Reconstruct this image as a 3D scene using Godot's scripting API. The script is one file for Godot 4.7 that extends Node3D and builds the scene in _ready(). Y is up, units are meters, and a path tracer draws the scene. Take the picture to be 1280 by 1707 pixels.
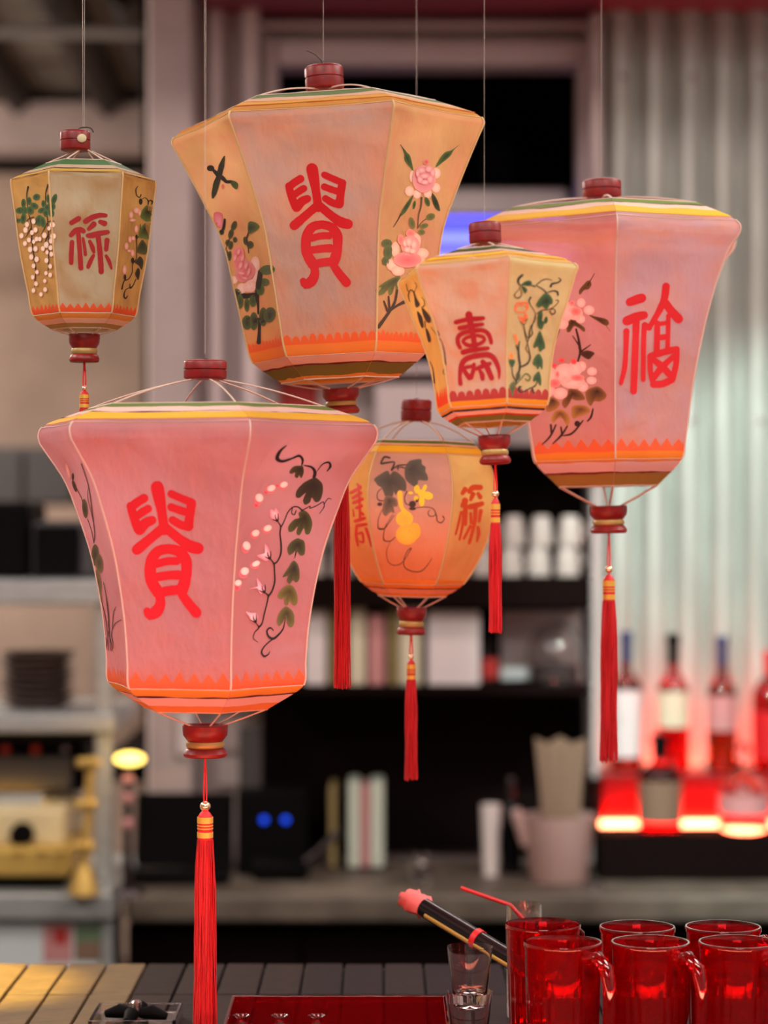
extends Node3D
# Painted silk lanterns hanging over a bar counter. Metres, y up; the camera stands at the customers' side and looks along -z.

const FPX := 4030.0            # focal length in pixels of the 1280 x 1707 frame
const EYE := Vector3(0, 1.6, 0)
var used := {}
var mats := {}
var noise := FastNoiseLite.new()
var rng := RandomNumberGenerator.new()

func _ready():
	rng.seed = 7
	noise.seed = 11
	noise.frequency = 1.0
	noise.fractal_octaves = 3
	# ---- camera, sky, added lamps, exposure
	var cam := Camera3D.new()
	cam.name = "camera"
	var att := CameraAttributesPhysical.new()
	att.frustum_focal_length = 17.5 * FPX / 853.5
	att.exposure_aperture = 3.2
	att.frustum_focus_distance = 2.45
	cam.attributes = att
	cam.fov = rad_to_deg(2.0 * atan(853.5 / FPX))
	cam.position = EYE
	add_child(cam)
	cam.current = true
	var we := WorldEnvironment.new()
	we.name = "surroundings"
	var env := Environment.new()
	env.background_mode = Environment.BG_COLOR
	env.background_color = Color(0.02, 0.02, 0.022)
	env.tonemap_mode = Environment.TONE_MAPPER_LINEAR
	env.tonemap_exposure = 0.66
	env.sdfgi_enabled = true
	env.ssao_enabled = true
	env.ssil_enabled = true
	we.environment = env
	add_child(we)
	make_materials()
	added_ceiling_panel(Vector3(-0.9, 3.02, -1.0), Vector2(1.2, 0.6), 5.0, Color(1.0, 0.96, 0.92), "added white ceiling light panel above the customers, left of centre")
	added_ceiling_panel(Vector3(1.0, 3.02, -1.0), Vector2(1.2, 0.6), 5.0, Color(1.0, 0.96, 0.92), "added white ceiling light panel above the customers, right of centre")
	added_ceiling_panel(Vector3(0.0, 3.02, 1.4), Vector2(1.8, 0.6), 9.0, Color(1.0, 0.96, 0.92), "added long white ceiling light panel behind the camera")
	added_ceiling_panel(Vector3(-2.0, 3.02, -2.7), Vector2(0.6, 1.2), 6.5, Color(1.0, 0.96, 0.92), "added ceiling light panel at the left end of the bar")
	added_ceiling_panel(Vector3(1.6, 3.02, -2.7), Vector2(0.6, 1.2), 6.5, Color(1.0, 0.96, 0.92), "added ceiling light panel at the right end of the bar")
	added_ceiling_panel(Vector3(0.1, 3.02, -4.0), Vector2(1.5, 0.3), 3.4, Color(1.0, 0.92, 0.9), "added narrow ceiling light panel over the back counter")
	added_ceiling_panel(Vector3(-2.3, 3.02, -6.4), Vector2(0.8, 0.4), 24.0, Color(1.0, 0.94, 0.88), "added ceiling light panel in the back kitchen")
	added_led_bar(Vector3(-2.5, 2.1, -7.3), 1.0, 5.0, Color(1.0, 0.94, 0.88), "added pale light bar shining up from a bracket in the back kitchen", 0.0)  # added to brighten the kitchen ceiling and upper wall
	added_led_bar(Vector3(0.0, 1.05, -1.96), 1.2, 1.05, Color(1.0, 0.54, 0.42), "added pinkish led light bar lying along the front edge of the bar counter")  # added uplight for the lantern bottoms, out of view
	added_spot_lamp(Vector3(0.35, 2.86, -3.0), Vector3(1.0, 1.2, -5.33), 12.5, 17.0, Color(0.9, 1.0, 0.97), "added spotlight aimed at the corrugated panel")  # added to wash the lower sheet with cool light
	added_spot_lamp(Vector3(-1.15, 2.75, -3.1), Vector3(-0.53, 1.05, -2.82), 34.0, 5.6, Color(1.0, 0.85, 0.32), "added spotlight aimed at the left end of the tiled counter")  # added to throw gold light on the left tiles
	build_room()
	build_back()
	build_shelves()
	build_rack()
	build_bottles()
	build_counter_back()
	build_bar()
	build_lanterns()

# ------------------------------------------------------------------ naming
func numbered(called: String) -> String:
	var k: int = used.get(called, 0)
	used[called] = k + 1
	return called if k == 0 else "%s_%03d" % [called, k]

func tag(o: Node3D, label: String, category: String, group := "", kind := "") -> Node3D:
	if label: o.set_meta("label", label)
	if category: o.set_meta("category", category)
	if group: o.set_meta("group", group)
	if kind: o.set_meta("kind", kind)
	return o

func thing(called: String, label: String, category: String, at := Vector3.ZERO, group := "") -> Node3D:
	var o := Node3D.new()
	o.name = numbered(called)
	add_child(o)
	o.position = at
	return tag(o, label, category, group)

func part(called: String, mb: MB, m: Material, parent: Node) -> MeshInstance3D:
	var o := MeshInstance3D.new()
	o.mesh = mb.mesh()
	o.material_override = null
	o.mesh.surface_set_material(0, m)
	o.name = called if parent != self else numbered(called)
	parent.add_child(o, true)
	return o

func structure(called: String, mb: MB, m: Material) -> MeshInstance3D:
	var o := part(called, mb, m, self)
	o.set_meta("kind", "structure")
	return o

func px(x: float, y: float, d: float) -> Vector3:   # the point at depth d that the photo shows at (x, y)
	return Vector3((x - 640.0) / FPX * d, EYE.y - (y - 853.5) / FPX * d, -d)

func lin(r: float, g: float, b: float, a := 1.0) -> Color:
	var c := Color(r / 255.0, g / 255.0, b / 255.0).srgb_to_linear()
	c.a = a
	return c

# ------------------------------------------------------------------ mesh building
class MB:
	var v := PackedVector3Array()
	var n := PackedVector3Array()
	var c := PackedColorArray()
	var colored := false
	var col := Color.WHITE

	func tri(a: Vector3, b: Vector3, d: Vector3, na: Vector3, nb: Vector3, nd: Vector3, ca = null, cb = null, cd = null):
		var flip: bool = (b - a).cross(d - a).dot(na + nb + nd) > 0.0
		v.append(a); n.append(na); c.append(col if ca == null else ca)
		if flip:
			v.append(d); n.append(nd); c.append(col if cd == null else cd)
			v.append(b); n.append(nb); c.append(col if cb == null else cb)
		else:
			v.append(b); n.append(nb); c.append(col if cb == null else cb)
			v.append(d); n.append(nd); c.append(col if cd == null else cd)

	func quad(a: Vector3, b: Vector3, d: Vector3, e: Vector3, na: Vector3, nb: Vector3, nd: Vector3, ne: Vector3):
		tri(a, b, d, na, nb, nd)
		tri(a, d, e, na, nd, ne)

	func box(mid: Vector3, size: Vector3, bevel := 0.003, turn := Basis.IDENTITY):
		var h := size / 2.0
		bevel = minf(bevel, minf(h.x, minf(h.y, h.z)) * 0.8)
		var pt := func(s: Vector3, ax: int) -> Vector3:
			var q := Vector3(s.x * (h.x - bevel), s.y * (h.y - bevel), s.z * (h.z - bevel))
			q[ax] = s[ax] * h[ax]
			return mid + turn * q
		for ax in 3:
			var a1 := (ax + 1) % 3
			var a2 := (ax + 2) % 3
			for sg in [-1.0, 1.0]:
				var nn := Vector3.ZERO
				nn[ax] = sg
				nn = turn * nn
				var q := []
				for k in [[-1, -1], [1, -1], [1, 1], [-1, 1]]:
					var s := Vector3.ZERO
					s[ax] = sg; s[a1] = k[0]; s[a2] = k[1]
					q.append(pt.call(s, ax))
				quad(q[0], q[1], q[2], q[3], nn, nn, nn, nn)
				for s1 in [-1.0, 1.0]:   # the bevel between face ax and face a1
					var m1 := Vector3.ZERO
					m1[a1] = s1
					m1 = turn * m1
					var e := []
					for s2 in [-1.0, 1.0]:
						var s := Vector3.ZERO
						s[ax] = sg; s[a1] = s1; s[a2] = s2
						e.append(pt.call(s, ax)); e.append(pt.call(s, a1))
					quad(e[0], e[1], e[3], e[2], nn, m1, m1, nn)
		for sx in [-1.0, 1.0]:
			for sy in [-1.0, 1.0]:
				for sz in [-1.0, 1.0]:
					var s := Vector3(sx, sy, sz)
					tri(pt.call(s, 0), pt.call(s, 1), pt.call(s, 2), turn * Vector3(sx, 0, 0), turn * Vector3(0, sy, 0), turn * Vector3(0, 0, sz))

	func lathe(prof: Array, segs := 24, o := Vector3.ZERO, turn := Basis.IDENTITY, flute: Array = [], flutes := 0):
		# prof: Vector2(radius, height), run with the outside on its right hand side (upwards for an outer wall); flute: depth of the flutes at each of its points
		var m := prof.size()
		var tn := []
		for i in m - 1:
			var t: Vector2 = (prof[i + 1] - prof[i]).normalized()
			tn.append(Vector2(t.y, -t.x))
		for i in m - 1:
			var na: Vector2 = tn[i]
			var nb: Vector2 = tn[i]
			if i > 0 and tn[i].dot(tn[i - 1]) > 0.72: na = (tn[i] + tn[i - 1]).normalized()
			if i < m - 2 and tn[i].dot(tn[i + 1]) > 0.72: nb = (tn[i] + tn[i + 1]).normalized()
			for k in segs:
				var q := []
				var w := []
				for kk in [k, k + 1]:
					var a: float = TAU * kk / segs
					var dir := Vector3(sin(a), 0, cos(a))
					var side := Vector3(cos(a), 0, -sin(a))
					for e in [[i, na], [i + 1, nb]]:
						var fl: float = flute[e[0]] if flutes > 0 else 0.0
						q.append(o + turn * (dir * prof[e[0]].x * (1.0 + fl * cos(a * flutes)) + Vector3(0, prof[e[0]].y, 0)))
						w.append((turn * ((dir + side * fl * flutes * sin(a * flutes)) * e[1].x + Vector3(0, e[1].y, 0))).normalized())
				if prof[i].x < 1e-6: tri(q[0], q[1], q[3], w[0], w[1], w[3])
				elif prof[i + 1].x < 1e-6: tri(q[0], q[1], q[2], w[0], w[1], w[2])
				else: quad(q[0], q[1], q[3], q[2], w[0], w[1], w[3], w[2])

	func tube(path: Array, radius, sides := 8, caps := true, flat := 1.0):
		# radius: a number or one per point; flat squeezes the section along its second axis
		var m := path.size()
		var up := Vector3.UP
		var rings := []
		var norms := []
		for i in m:
			var t: Vector3 = (path[mini(i + 1, m - 1)] - path[maxi(i - 1, 0)]).normalized()
			if absf(t.dot(up)) > 0.98: up = Vector3.RIGHT if absf(t.x) < 0.9 else Vector3.BACK
			var a := t.cross(up).normalized()
			var b := a.cross(t).normalized()
			up = b
			var r: float = radius[i] if radius is Array else radius
			var ring := []
			var nr := []
			for k in sides:
				var ang := TAU * k / sides
				var dn := a * cos(ang) + b * sin(ang)
				ring.append(path[i] + a * cos(ang) * r + b * sin(ang) * r * flat)
				nr.append(dn)
			rings.append(ring); norms.append(nr)
		for i in m - 1:
			for k in sides:
				var k2 := (k + 1) % sides
				quad(rings[i][k], rings[i + 1][k], rings[i + 1][k2], rings[i][k2], norms[i][k], norms[i + 1][k], norms[i + 1][k2], norms[i][k2])
		if caps:
			for e in [[0, 1], [m - 1, m - 2]]:
				var nn: Vector3 = (path[e[0]] - path[e[1]]).normalized()
				for k in sides:
					tri(path[e[0]], rings[e[0]][k], rings[e[0]][(k + 1) % sides], nn, nn, nn)

	func ball(o: Vector3, r: Vector3, segs := 14, rows := 8):
		for i in rows:
			for k in segs:
				var q := []
				var w := []
				for e in [[i, k], [i + 1, k], [i + 1, k + 1], [i, k + 1]]:
					var a: float = PI * e[0] / rows - PI / 2
					var b: float = TAU * e[1] / segs
					var s := Vector3(cos(a) * sin(b), sin(a), cos(a) * cos(b))
					q.append(o + s * r); w.append((s / r).normalized())
				quad(q[0], q[1], q[2], q[3], w[0], w[1], w[2], w[3])

	func prism(outline: PackedVector2Array, z0: float, z1: float, at := Vector3.ZERO, turn := Basis.IDENTITY):
		# an outline in x and y, given depth from z0 (back) to z1 (front)
		var id := Geometry2D.triangulate_polygon(outline)
		for zz in [z0, z1]:
			var nn := turn * Vector3(0, 0, -1.0 if zz == z0 else 1.0)
			for i in range(0, id.size(), 3):
				var q := []
				for j in 3: q.append(at + turn * Vector3(outline[id[i + j]].x, outline[id[i + j]].y, zz))
				tri(q[0], q[1], q[2], nn, nn, nn)
		var m := outline.size()
		var sgn := 1.0 if not Geometry2D.is_polygon_clockwise(outline) else -1.0
		for i in m:
			var a := outline[i]
			var b := outline[(i + 1) % m]
			var t := (b - a).normalized()
			var nn := turn * (Vector3(t.y, -t.x, 0) * sgn)
			quad(at + turn * Vector3(a.x, a.y, z0), at + turn * Vector3(b.x, b.y, z0), at + turn * Vector3(b.x, b.y, z1), at + turn * Vector3(a.x, a.y, z1), nn, nn, nn, nn)

	func mesh() -> ArrayMesh:
		var arr := []
		arr.resize(Mesh.ARRAY_MAX)
		arr[Mesh.ARRAY_VERTEX] = v
		arr[Mesh.ARRAY_NORMAL] = n
		if colored: arr[Mesh.ARRAY_COLOR] = c
		var m := ArrayMesh.new()
		m.add_surface_from_arrays(Mesh.PRIMITIVE_TRIANGLES, arr)
		return m

func box_mb(mid: Vector3, size: Vector3, bevel := 0.003, turn := Basis.IDENTITY) -> MB:
	var mb := MB.new()
	mb.box(mid, size, bevel, turn)
	return mb

func face_box(mb: MB, x0: float, y0: float, x1: float, y1: float, d: float, thick: float, bevel := 0.003):
	# a box whose front face, at depth d, fills that rectangle of the photo
	var a := px(x0, y0, d)
	var b := px(x1, y1, d)
	mb.box(Vector3((a.x + b.x) / 2, (a.y + b.y) / 2, -d - thick / 2), Vector3(absf(b.x - a.x), absf(b.y - a.y), thick), bevel)

func face_mb(x0: float, y0: float, x1: float, y1: float, d: float, thick: float, bevel := 0.003) -> MB:
	var mb := MB.new()
	face_box(mb, x0, y0, x1, y1, d, thick, bevel)
	return mb

# ------------------------------------------------------------------ materials
func mat(called: String, c: Color, rough := 0.6, metal := 0.0) -> StandardMaterial3D:
	var m := StandardMaterial3D.new()
	m.resource_name = called
	m.albedo_color = c
	m.roughness = rough
	m.metallic = metal
	mats[called] = m
	return m

func grain(m: StandardMaterial3D, freq: float, low: float, scale: Vector3, bump := 0.0, kind := FastNoiseLite.TYPE_SIMPLEX):
	var fn := FastNoiseLite.new()
	fn.noise_type = kind
	fn.frequency = freq
	fn.seed = m.resource_name.hash() % 1000
	fn.fractal_octaves = 4
	var t := NoiseTexture2D.new()
	t.noise = fn
	t.width = 256
	t.height = 256
	t.seamless = true
	var g := Gradient.new()
	g.set_color(0, Color(low, low, low))
	g.set_color(1, Color(1, 1, 1))
	t.color_ramp = g
	m.albedo_texture = t
	m.uv1_triplanar = true
	m.uv1_world_triplanar = true
	m.uv1_scale = scale
	if bump != 0.0:
		var b := NoiseTexture2D.new()
		b.noise = fn
		b.width = 256
		b.height = 256
		b.seamless = true
		m.heightmap_enabled = true
		m.heightmap_texture = b
		m.heightmap_scale = bump

func glow(called: String, c: Color, power: float) -> StandardMaterial3D:
	var m := mat(called, c, 0.5)
	m.emission_enabled = true
	m.emission = c
	m.emission_energy_multiplier = power
	return m

func glass(called: String, c: Color, ior := 0.05, rough := 0.03) -> StandardMaterial3D:
	var m := mat(called, Color(c.r, c.g, c.b, 0.0), rough)
	m.refraction_enabled = true
	m.refraction_scale = ior
	return m

func srgb(r: float, g: float, b: float) -> Color:
	return Color(r / 255.0, g / 255.0, b / 255.0)

func make_materials():
	var silk := mat("silk", Color.WHITE, 0.75)
	silk.vertex_color_use_as_albedo = true
	silk.transparency = BaseMaterial3D.TRANSPARENCY_ALPHA
	silk.backlight_enabled = true
	silk.backlight = Color(1, 1, 1)
	silk.metallic_specular = 0.2
	var cloth := FastNoiseLite.new()
	cloth.frequency = 0.02
	cloth.fractal_octaves = 4
	cloth.seed = 4
	var ct := NoiseTexture2D.new()
	ct.noise = cloth
	ct.width = 256
	ct.height = 256
	ct.seamless = true
	silk.heightmap_enabled = true
	silk.heightmap_texture = ct
	silk.heightmap_scale = 0.3
	silk.uv1_triplanar = true
	silk.uv1_scale = Vector3(9, 5, 9)
	var paint := mat("paint", Color.WHITE, 0.6)
	paint.vertex_color_use_as_albedo = true
	paint.backlight_enabled = true
	paint.backlight = Color(1, 1, 1)
	var motif := mat("motif_paint", Color.WHITE, 0.6)
	motif.vertex_color_use_as_albedo = true
	motif.backlight_enabled = true
	motif.backlight = Color(0.3, 0.3, 0.3)
	mat("rib_white", srgb(208, 178, 168), 0.6)
	mat("rib_cream", srgb(205, 172, 120), 0.6)
	mat("wire", srgb(205, 180, 165), 0.5)
	mat("dark_wire", srgb(60, 52, 50), 0.4, 0.6)
	var lac := mat("lacquer", srgb(146, 18, 20), 0.42)
	grain(lac, 0.02, 0.7, Vector3(14, 14, 14))
	mat("gold", srgb(236, 190, 84), 0.35, 0.55)
	mat("dull_gold", srgb(168, 140, 82), 0.45, 0.3)
	mat("bead", srgb(240, 214, 180), 0.16, 0.85)
	mat("thread", srgb(196, 12, 26), 0.55)
	mat("red_cord", srgb(215, 20, 28), 0.6)
	var nyl := mat("nylon", Color(0.8, 0.74, 0.7, 0.45), 0.3)
	nyl.transparency = BaseMaterial3D.TRANSPARENCY_ALPHA
	grain(mat("plaster", srgb(196, 180, 178), 0.85), 0.01, 0.86, Vector3(0.8, 0.8, 0.8))
	grain(mat("kitchen_wall", srgb(170, 150, 138), 0.85), 0.01, 0.85, Vector3(0.7, 0.7, 0.7))
	grain(mat("ceiling_paint", srgb(120, 110, 100), 0.9), 0.01, 0.8, Vector3(0.7, 0.7, 0.7))
	grain(mat("floor_wood", srgb(70, 52, 42), 0.6), 0.01, 0.6, Vector3(0.4, 0.4, 4.0))
	mat("dark_beam", srgb(34, 24, 22), 0.7)
	mat("magenta_beam", srgb(150, 60, 80), 0.6)  # magenta light from the neon is put into this colour
	mat("white_trim", srgb(200, 184, 184), 0.5)
	mat("black_wall", srgb(22, 15, 15), 0.9).metallic_specular = 0.1
	mat("black_wood", srgb(20, 12, 11), 0.8).metallic_specular = 0.1
	mat("black_plastic", srgb(10, 9, 10), 0.65).metallic_specular = 0.15
	mat("dark_grey", srgb(58, 56, 58), 0.5)
	grain(mat("galvanised", srgb(190, 196, 188), 0.42, 0.25), 0.01, 0.85, Vector3(6, 1, 6))
	grain(mat("stainless", srgb(190, 195, 196), 0.35, 0.55), 0.02, 0.9, Vector3(2, 12, 2))
	mat("white_panel", srgb(205, 215, 218), 0.5)
	mat("brown_clay", srgb(92, 76, 72), 0.5)
	mat("china", srgb(225, 215, 212), 0.25)
	mat("cup_china", srgb(178, 164, 158), 0.4)
	mat("paper", srgb(215, 205, 205), 0.8)
	mat("cream_card", srgb(205, 196, 170), 0.7)
	mat("olive_card", srgb(140, 122, 78), 0.7)
	mat("pink_card", srgb(190, 130, 130), 0.7)
	mat("green_card", srgb(96, 120, 92), 0.7)
	mat("mint_card", srgb(190, 200, 185), 0.7)
	mat("red_card", srgb(170, 40, 35), 0.7)
	mat("kraft", srgb(122, 96, 78), 0.8)
	mat("blush_china", srgb(190, 152, 146), 0.35)
	grain(mat("worktop", srgb(108, 97, 86), 0.5), 0.02, 0.75, Vector3(1.5, 1.5, 1.5))
	grain(mat("tile", srgb(50, 35, 29), 0.6), 0.03, 0.72, Vector3(3, 3, 16), 0.05)
	grain(mat("tile_dark", srgb(42, 29, 25), 0.6), 0.03, 0.7, Vector3(3, 3, 14), 0.05)
	for n in ["tile", "tile_dark"]: mats[n].metallic_specular = 0.25
	mat("grout", srgb(40, 32, 28), 0.9)
	var ra := mat("red_acrylic", Color(0.90, 0.10, 0.14, 0.05), 0.05)
	ra.refraction_enabled = true
	ra.refraction_scale = 0.014
	ra.clearcoat_enabled = true
	ra.clearcoat = 1.0
	ra.clearcoat_roughness = 0.05
	mat("stand_red", srgb(112, 8, 11), 0.3)  # red glow of the strips is put into the riser colour
	grain(mat("tile_warm", srgb(120, 96, 62), 0.42), 0.03, 0.72, Vector3(3, 3, 16), 0.05)  # left tiles, brighter: gold light is put into their colour
	glass("clear_glass", srgb(250, 245, 245))
	glass("amber_glass", srgb(120, 50, 18))
	glass("ruby_glass", srgb(190, 10, 14))
	glass("smoke_glass", srgb(40, 34, 40))
	mat("bottle_black", srgb(16, 12, 16), 0.2)
	mat("navy", srgb(30, 36, 84), 0.4)
	mat("metal_dark", srgb(70, 62, 64), 0.3, 0.8)
	mat("steel", srgb(200, 196, 196), 0.2, 1.0)
	mat("brass", srgb(205, 170, 90), 0.4, 0.4)
	mat("cream_enamel", srgb(205, 190, 150), 0.4)
	mat("pink_tissue", srgb(240, 120, 120), 0.8)
	mat("red_plastic", srgb(200, 22, 30), 0.4)
	mat("bamboo", srgb(120, 92, 60), 0.5)
	glow("red_led", Color(1.0, 0.58, 0.40), 16.0)
	glow("pink_led_bar", Color(1.0, 0.62, 0.5), 3.0)
	glow("blue_neon", Color(0.40, 0.42, 1.0), 5.0)
	glow("blue_dot_light", Color(0.04, 0.30, 1.0), 1.5)
	glow("warm_bulb", Color(1.0, 0.86, 0.42), 6.0)
	glow("white_light", Color(1.0, 0.94, 0.9), 3.0)

# ------------------------------------------------------------------ added lamps
func added_ceiling_panel(at: Vector3, size: Vector2, energy: float, c: Color, label: String):  # unseen fitting added to light the lanterns and the room
	var t := thing("added_ceiling_light", label, "ceiling light", at)
	var mb := MB.new()
	for s in [-1.0, 1.0]:
		mb.box(Vector3(s * (size.x / 2 + 0.015), 0, 0), Vector3(0.03, 0.05, size.y + 0.06))
		mb.box(Vector3(0, 0, s * (size.y / 2 + 0.015)), Vector3(size.x, 0.05, 0.03))
	part("frame", mb, mats.white_trim, t)
	part("diffuser_light", box_mb(Vector3(0, 0.0, 0), Vector3(size.x, 0.02, size.y)), mats.white_light, t)
	var l := AreaLight3D.new()
	l.name = "panel_light"
	l.area_size = size
	l.light_energy = energy
	l.light_color = c
	l.area_range = 20.0
	l.shadow_enabled = true
	l.rotation.x = -PI / 2
	l.position.y = -0.03
	t.add_child(l, true)

func added_led_bar(at: Vector3, length: float, energy: float, c: Color, label: String, lean := 0.5):  # unseen bar added for the light it throws up
	var t := thing("added_led_bar", label, "led bar", at)
	part("housing", box_mb(Vector3(0, 0.012, 0), Vector3(length, 0.024, 0.06)), mats.black_plastic, t)
	part("diffuser_light", box_mb(Vector3(0, 0.027, 0), Vector3(length - 0.02, 0.008, 0.045)), mats.pink_led_bar if lean > 0.0 else mats.white_light, t)
	if lean == 0.0: part("bracket", box_mb(Vector3(-0.29, -0.02, 0), Vector3(0.6, 0.04, 0.04)), mats.black_plastic, t)
	var l := AreaLight3D.new()
	l.name = "bar_light"
	l.area_size = Vector2(length - 0.02, 0.045)
	l.light_energy = energy
	l.light_color = c
	l.area_range = 20.0
	l.shadow_enabled = true
	l.rotation.x = PI / 2 - lean
	l.position.y = 0.04
	t.add_child(l, true)

func added_spot_lamp(at: Vector3, to: Vector3, energy: float, angle: float, c: Color, label: String):  # unseen spotlight added for its beam
	var t := thing("added_spot_lamp", label, "spotlight", at)
	var dir := (to - at).normalized()
	var b := Basis.looking_at(dir)
	var tilt := Basis(b.x, -b.z, b.y)   # its y axis runs along dir
	var mb := MB.new()
	mb.lathe([Vector2(0, -0.12), Vector2(0.03, -0.12), Vector2(0.04, -0.1), Vector2(0.04, 0.02), Vector2(0.034, 0.02), Vector2(0.034, 0.0)], 20, Vector3.ZERO, tilt)
	part("shade", mb, mats.black_plastic, t)
	mb = MB.new()
	mb.tube([-dir * 0.08, Vector3(-dir.x * 0.1, 3.05 - at.y, -dir.z * 0.1)], 0.01, 8)
	part("stem", mb, mats.black_plastic, t)
	mb = MB.new()
	mb.lathe([Vector2(0, -0.006), Vector2(0.033, -0.006), Vector2(0.033, 0.0), Vector2(0, 0.004)], 20, Vector3.ZERO, tilt)
	part("lens_light", mb, mats.white_light, t)
	var l := SpotLight3D.new()
	l.name = "spot_light"
	l.light_energy = energy
	l.light_color = c
	l.spot_angle = angle
	l.spot_angle_attenuation = 0.45
	l.spot_range = 20.0
	l.spot_attenuation = 2.0
	l.light_size = 0.033
	l.shadow_enabled = true
	l.transform = Transform3D(b, dir * 0.03)
	t.add_child(l, true)
# ------------------------------------------------------------------ the room
func build_room():
	structure("floor", box_mb(Vector3(-0.4, -0.05, -3.0), Vector3(5.8, 0.1, 12.0)), mats.floor_wood)
	structure("ceiling", box_mb(Vector3(-0.4, 3.11, -3.0), Vector3(5.8, 0.12, 12.0)), mats.ceiling_paint)
	structure("wall_left", box_mb(Vector3(-3.15, 1.53, -3.0), Vector3(0.12, 3.1, 12.0)), mats.kitchen_wall)
	structure("wall_right", box_mb(Vector3(2.3, 1.53, -3.0), Vector3(0.12, 3.1, 12.0)), mats.plaster)
	structure("wall_front", box_mb(Vector3(-0.4, 1.53, 2.9), Vector3(5.8, 3.1, 0.12)), mats.plaster)
	structure("wall_rear", box_mb(Vector3(-1.7, 1.53, -8.7), Vector3(3.0, 3.1, 0.12)), mats.kitchen_wall)
	# the back wall, with the service window cut out of it
	var a := px(462, 108, 5.5)
	var b := px(965, 622, 5.5)
	var x0 := px(246, 0, 5.5).x
	var mb := MB.new()
	mb.box(Vector3((x0 + a.x) / 2, 1.53, -5.56), Vector3(a.x - x0, 3.06, 0.12))
	mb.box(Vector3((b.x + 2.3) / 2, 1.53, -5.56), Vector3(2.3 - b.x, 3.06, 0.12))
	mb.box(Vector3((a.x + b.x) / 2, (a.y + 3.06) / 2, -5.56), Vector3(b.x - a.x, 3.06 - a.y, 0.12))
	mb.box(Vector3((a.x + b.x) / 2, b.y / 2, -5.56), Vector3(b.x - a.x, b.y, 0.12))
	structure("wall_back", mb, mats.plaster)
	structure("wall_partition", box_mb(Vector3(x0 + 0.06, 1.53, -7.15), Vector3(0.12, 3.06, 3.1)), mats.kitchen_wall)
	# the dark store behind the window
	mb = MB.new()
	mb.box(Vector3(0.15, 1.9, -6.55), Vector3(1.6, 2.4, 0.06))
	mb.box(Vector3(0.15, 1.0, -6.1), Vector3(1.6, 0.06, 0.9))
	mb.box(Vector3(0.15, 3.0, -6.1), Vector3(1.6, 0.06, 0.9))
	mb.box(Vector3(-0.42, 1.9, -6.1), Vector3(0.06, 2.2, 0.9))
	mb.box(Vector3(0.9, 1.9, -6.1), Vector3(0.06, 2.2, 0.9))
	structure("wall_store", mb, mats.black_wall)
	# window casing
	var w := Node3D.new()
	w.name = "window_1"
	w.set_meta("kind", "structure")
	add_child(w)
	part("casing_side", face_mb(440, 66, 462, 622, 5.44, 0.1, 0.006), mats.white_trim, w)
	part("casing_side", face_mb(965, 66, 984, 622, 5.44, 0.1, 0.006), mats.white_trim, w)
	part("casing_head", face_mb(462, 66, 965, 108, 5.44, 0.1, 0.006), mats.white_trim, w)
	part("casing_sill", face_mb(462, 606, 965, 622, 5.40, 0.16, 0.006), mats.white_trim, w)
	part("drip_moulding", face_mb(424, 34, 990, 46, 5.42, 0.1, 0.006), mats.white_trim, w)
	structure("trim_1", box_mb(Vector3(0.9, 2.80, -5.1), Vector3(2.6, 0.16, 0.78), 0.006), mats.magenta_beam)  # beam deepened forward to shade the top of the corrugated sheet
	# pillar at the left of the wall, with the shutter beside it
	structure("trim_2", face_mb(245, -60, 322, 1560, 5.3, 0.26, 0.012), mats.plaster)
	structure("trim_3", face_mb(985, 20, 1003, 1300, 5.3, 0.2, 0.006), mats.plaster)
	var s := thing("folded_shutter", "pale grey folded shutter of upright slats between pillar and service window", "shutter", px(380, 1560, 5.45))
	for q in [[329, 341, 5.46], [346, 373, 5.40], [379, 396, 5.44], [401, 432, 5.38]]:
		mb = MB.new()
		face_box(mb, q[0], -40, q[1], 1180, q[2], 0.03, 0.008)
		for i in mb.v.size(): mb.v[i] -= s.position
		part("slat", mb, mats.white_trim, s)
	# kitchen at the back left
	structure("trim_4", face_mb(-330, 168, 246, 250, 8.3, 0.3, 0.01), mats.plaster)
	for q in [[[45, -4, 6.0], [187, 148, 8.5], 0.07], [[205, 12, 6.6], [262, 66, 8.4], 0.05], [[-120, 20, 6.4], [40, 150, 8.5], 0.06]]:
		mb = MB.new()
		var p0 := px(q[0][0], q[0][1], q[0][2])
		var p1 := px(q[1][0], q[1][1], q[1][2])
		p0.y = 3.02
		p1.y = 3.02
		mb.tube([p0, p1], q[2], 4)
		var beam := structure("trim_5", mb, mats.dark_beam)
	mb = MB.new()
	mb.tube([px(-300, 52, 6.6), px(250, 54, 6.6)], 0.018, 12)
	tag(part("ceiling_pipe", mb, mats.stainless, self), "grey pipe running level under the kitchen ceiling at the upper left", "pipe")
	mb = MB.new()
	mb.tube([px(-300, 276, 7.6), px(246, 276, 7.6)], 0.024, 12)
	tag(part("wall_rail", mb, mats.black_plastic, self), "thick black rail along the kitchen wall behind the small tan lantern", "rail")
	var cab := thing("wall_cabinet", "grey kitchen wall cabinet seen above the steel rack at the left edge", "cabinet", px(50, 842, 7.4))
	part("body", local_face(cab, -130, 745, 128, 842, 7.4, 0.4), mats.dark_grey, cab)
	for q in [[-120, -40], [-34, 36], [42, 120]]:
		part("door", local_face(cab, q[0], 752, q[1], 838, 7.37, 0.03, 0.005), mats.dark_grey, cab)

func local_face(o: Node3D, x0: float, y0: float, x1: float, y1: float, d: float, thick: float, bevel := 0.004) -> MB:
	var mb := face_mb(x0, y0, x1, y1, d, thick, bevel)
	for i in mb.v.size(): mb.v[i] -= o.position
	return mb

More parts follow.
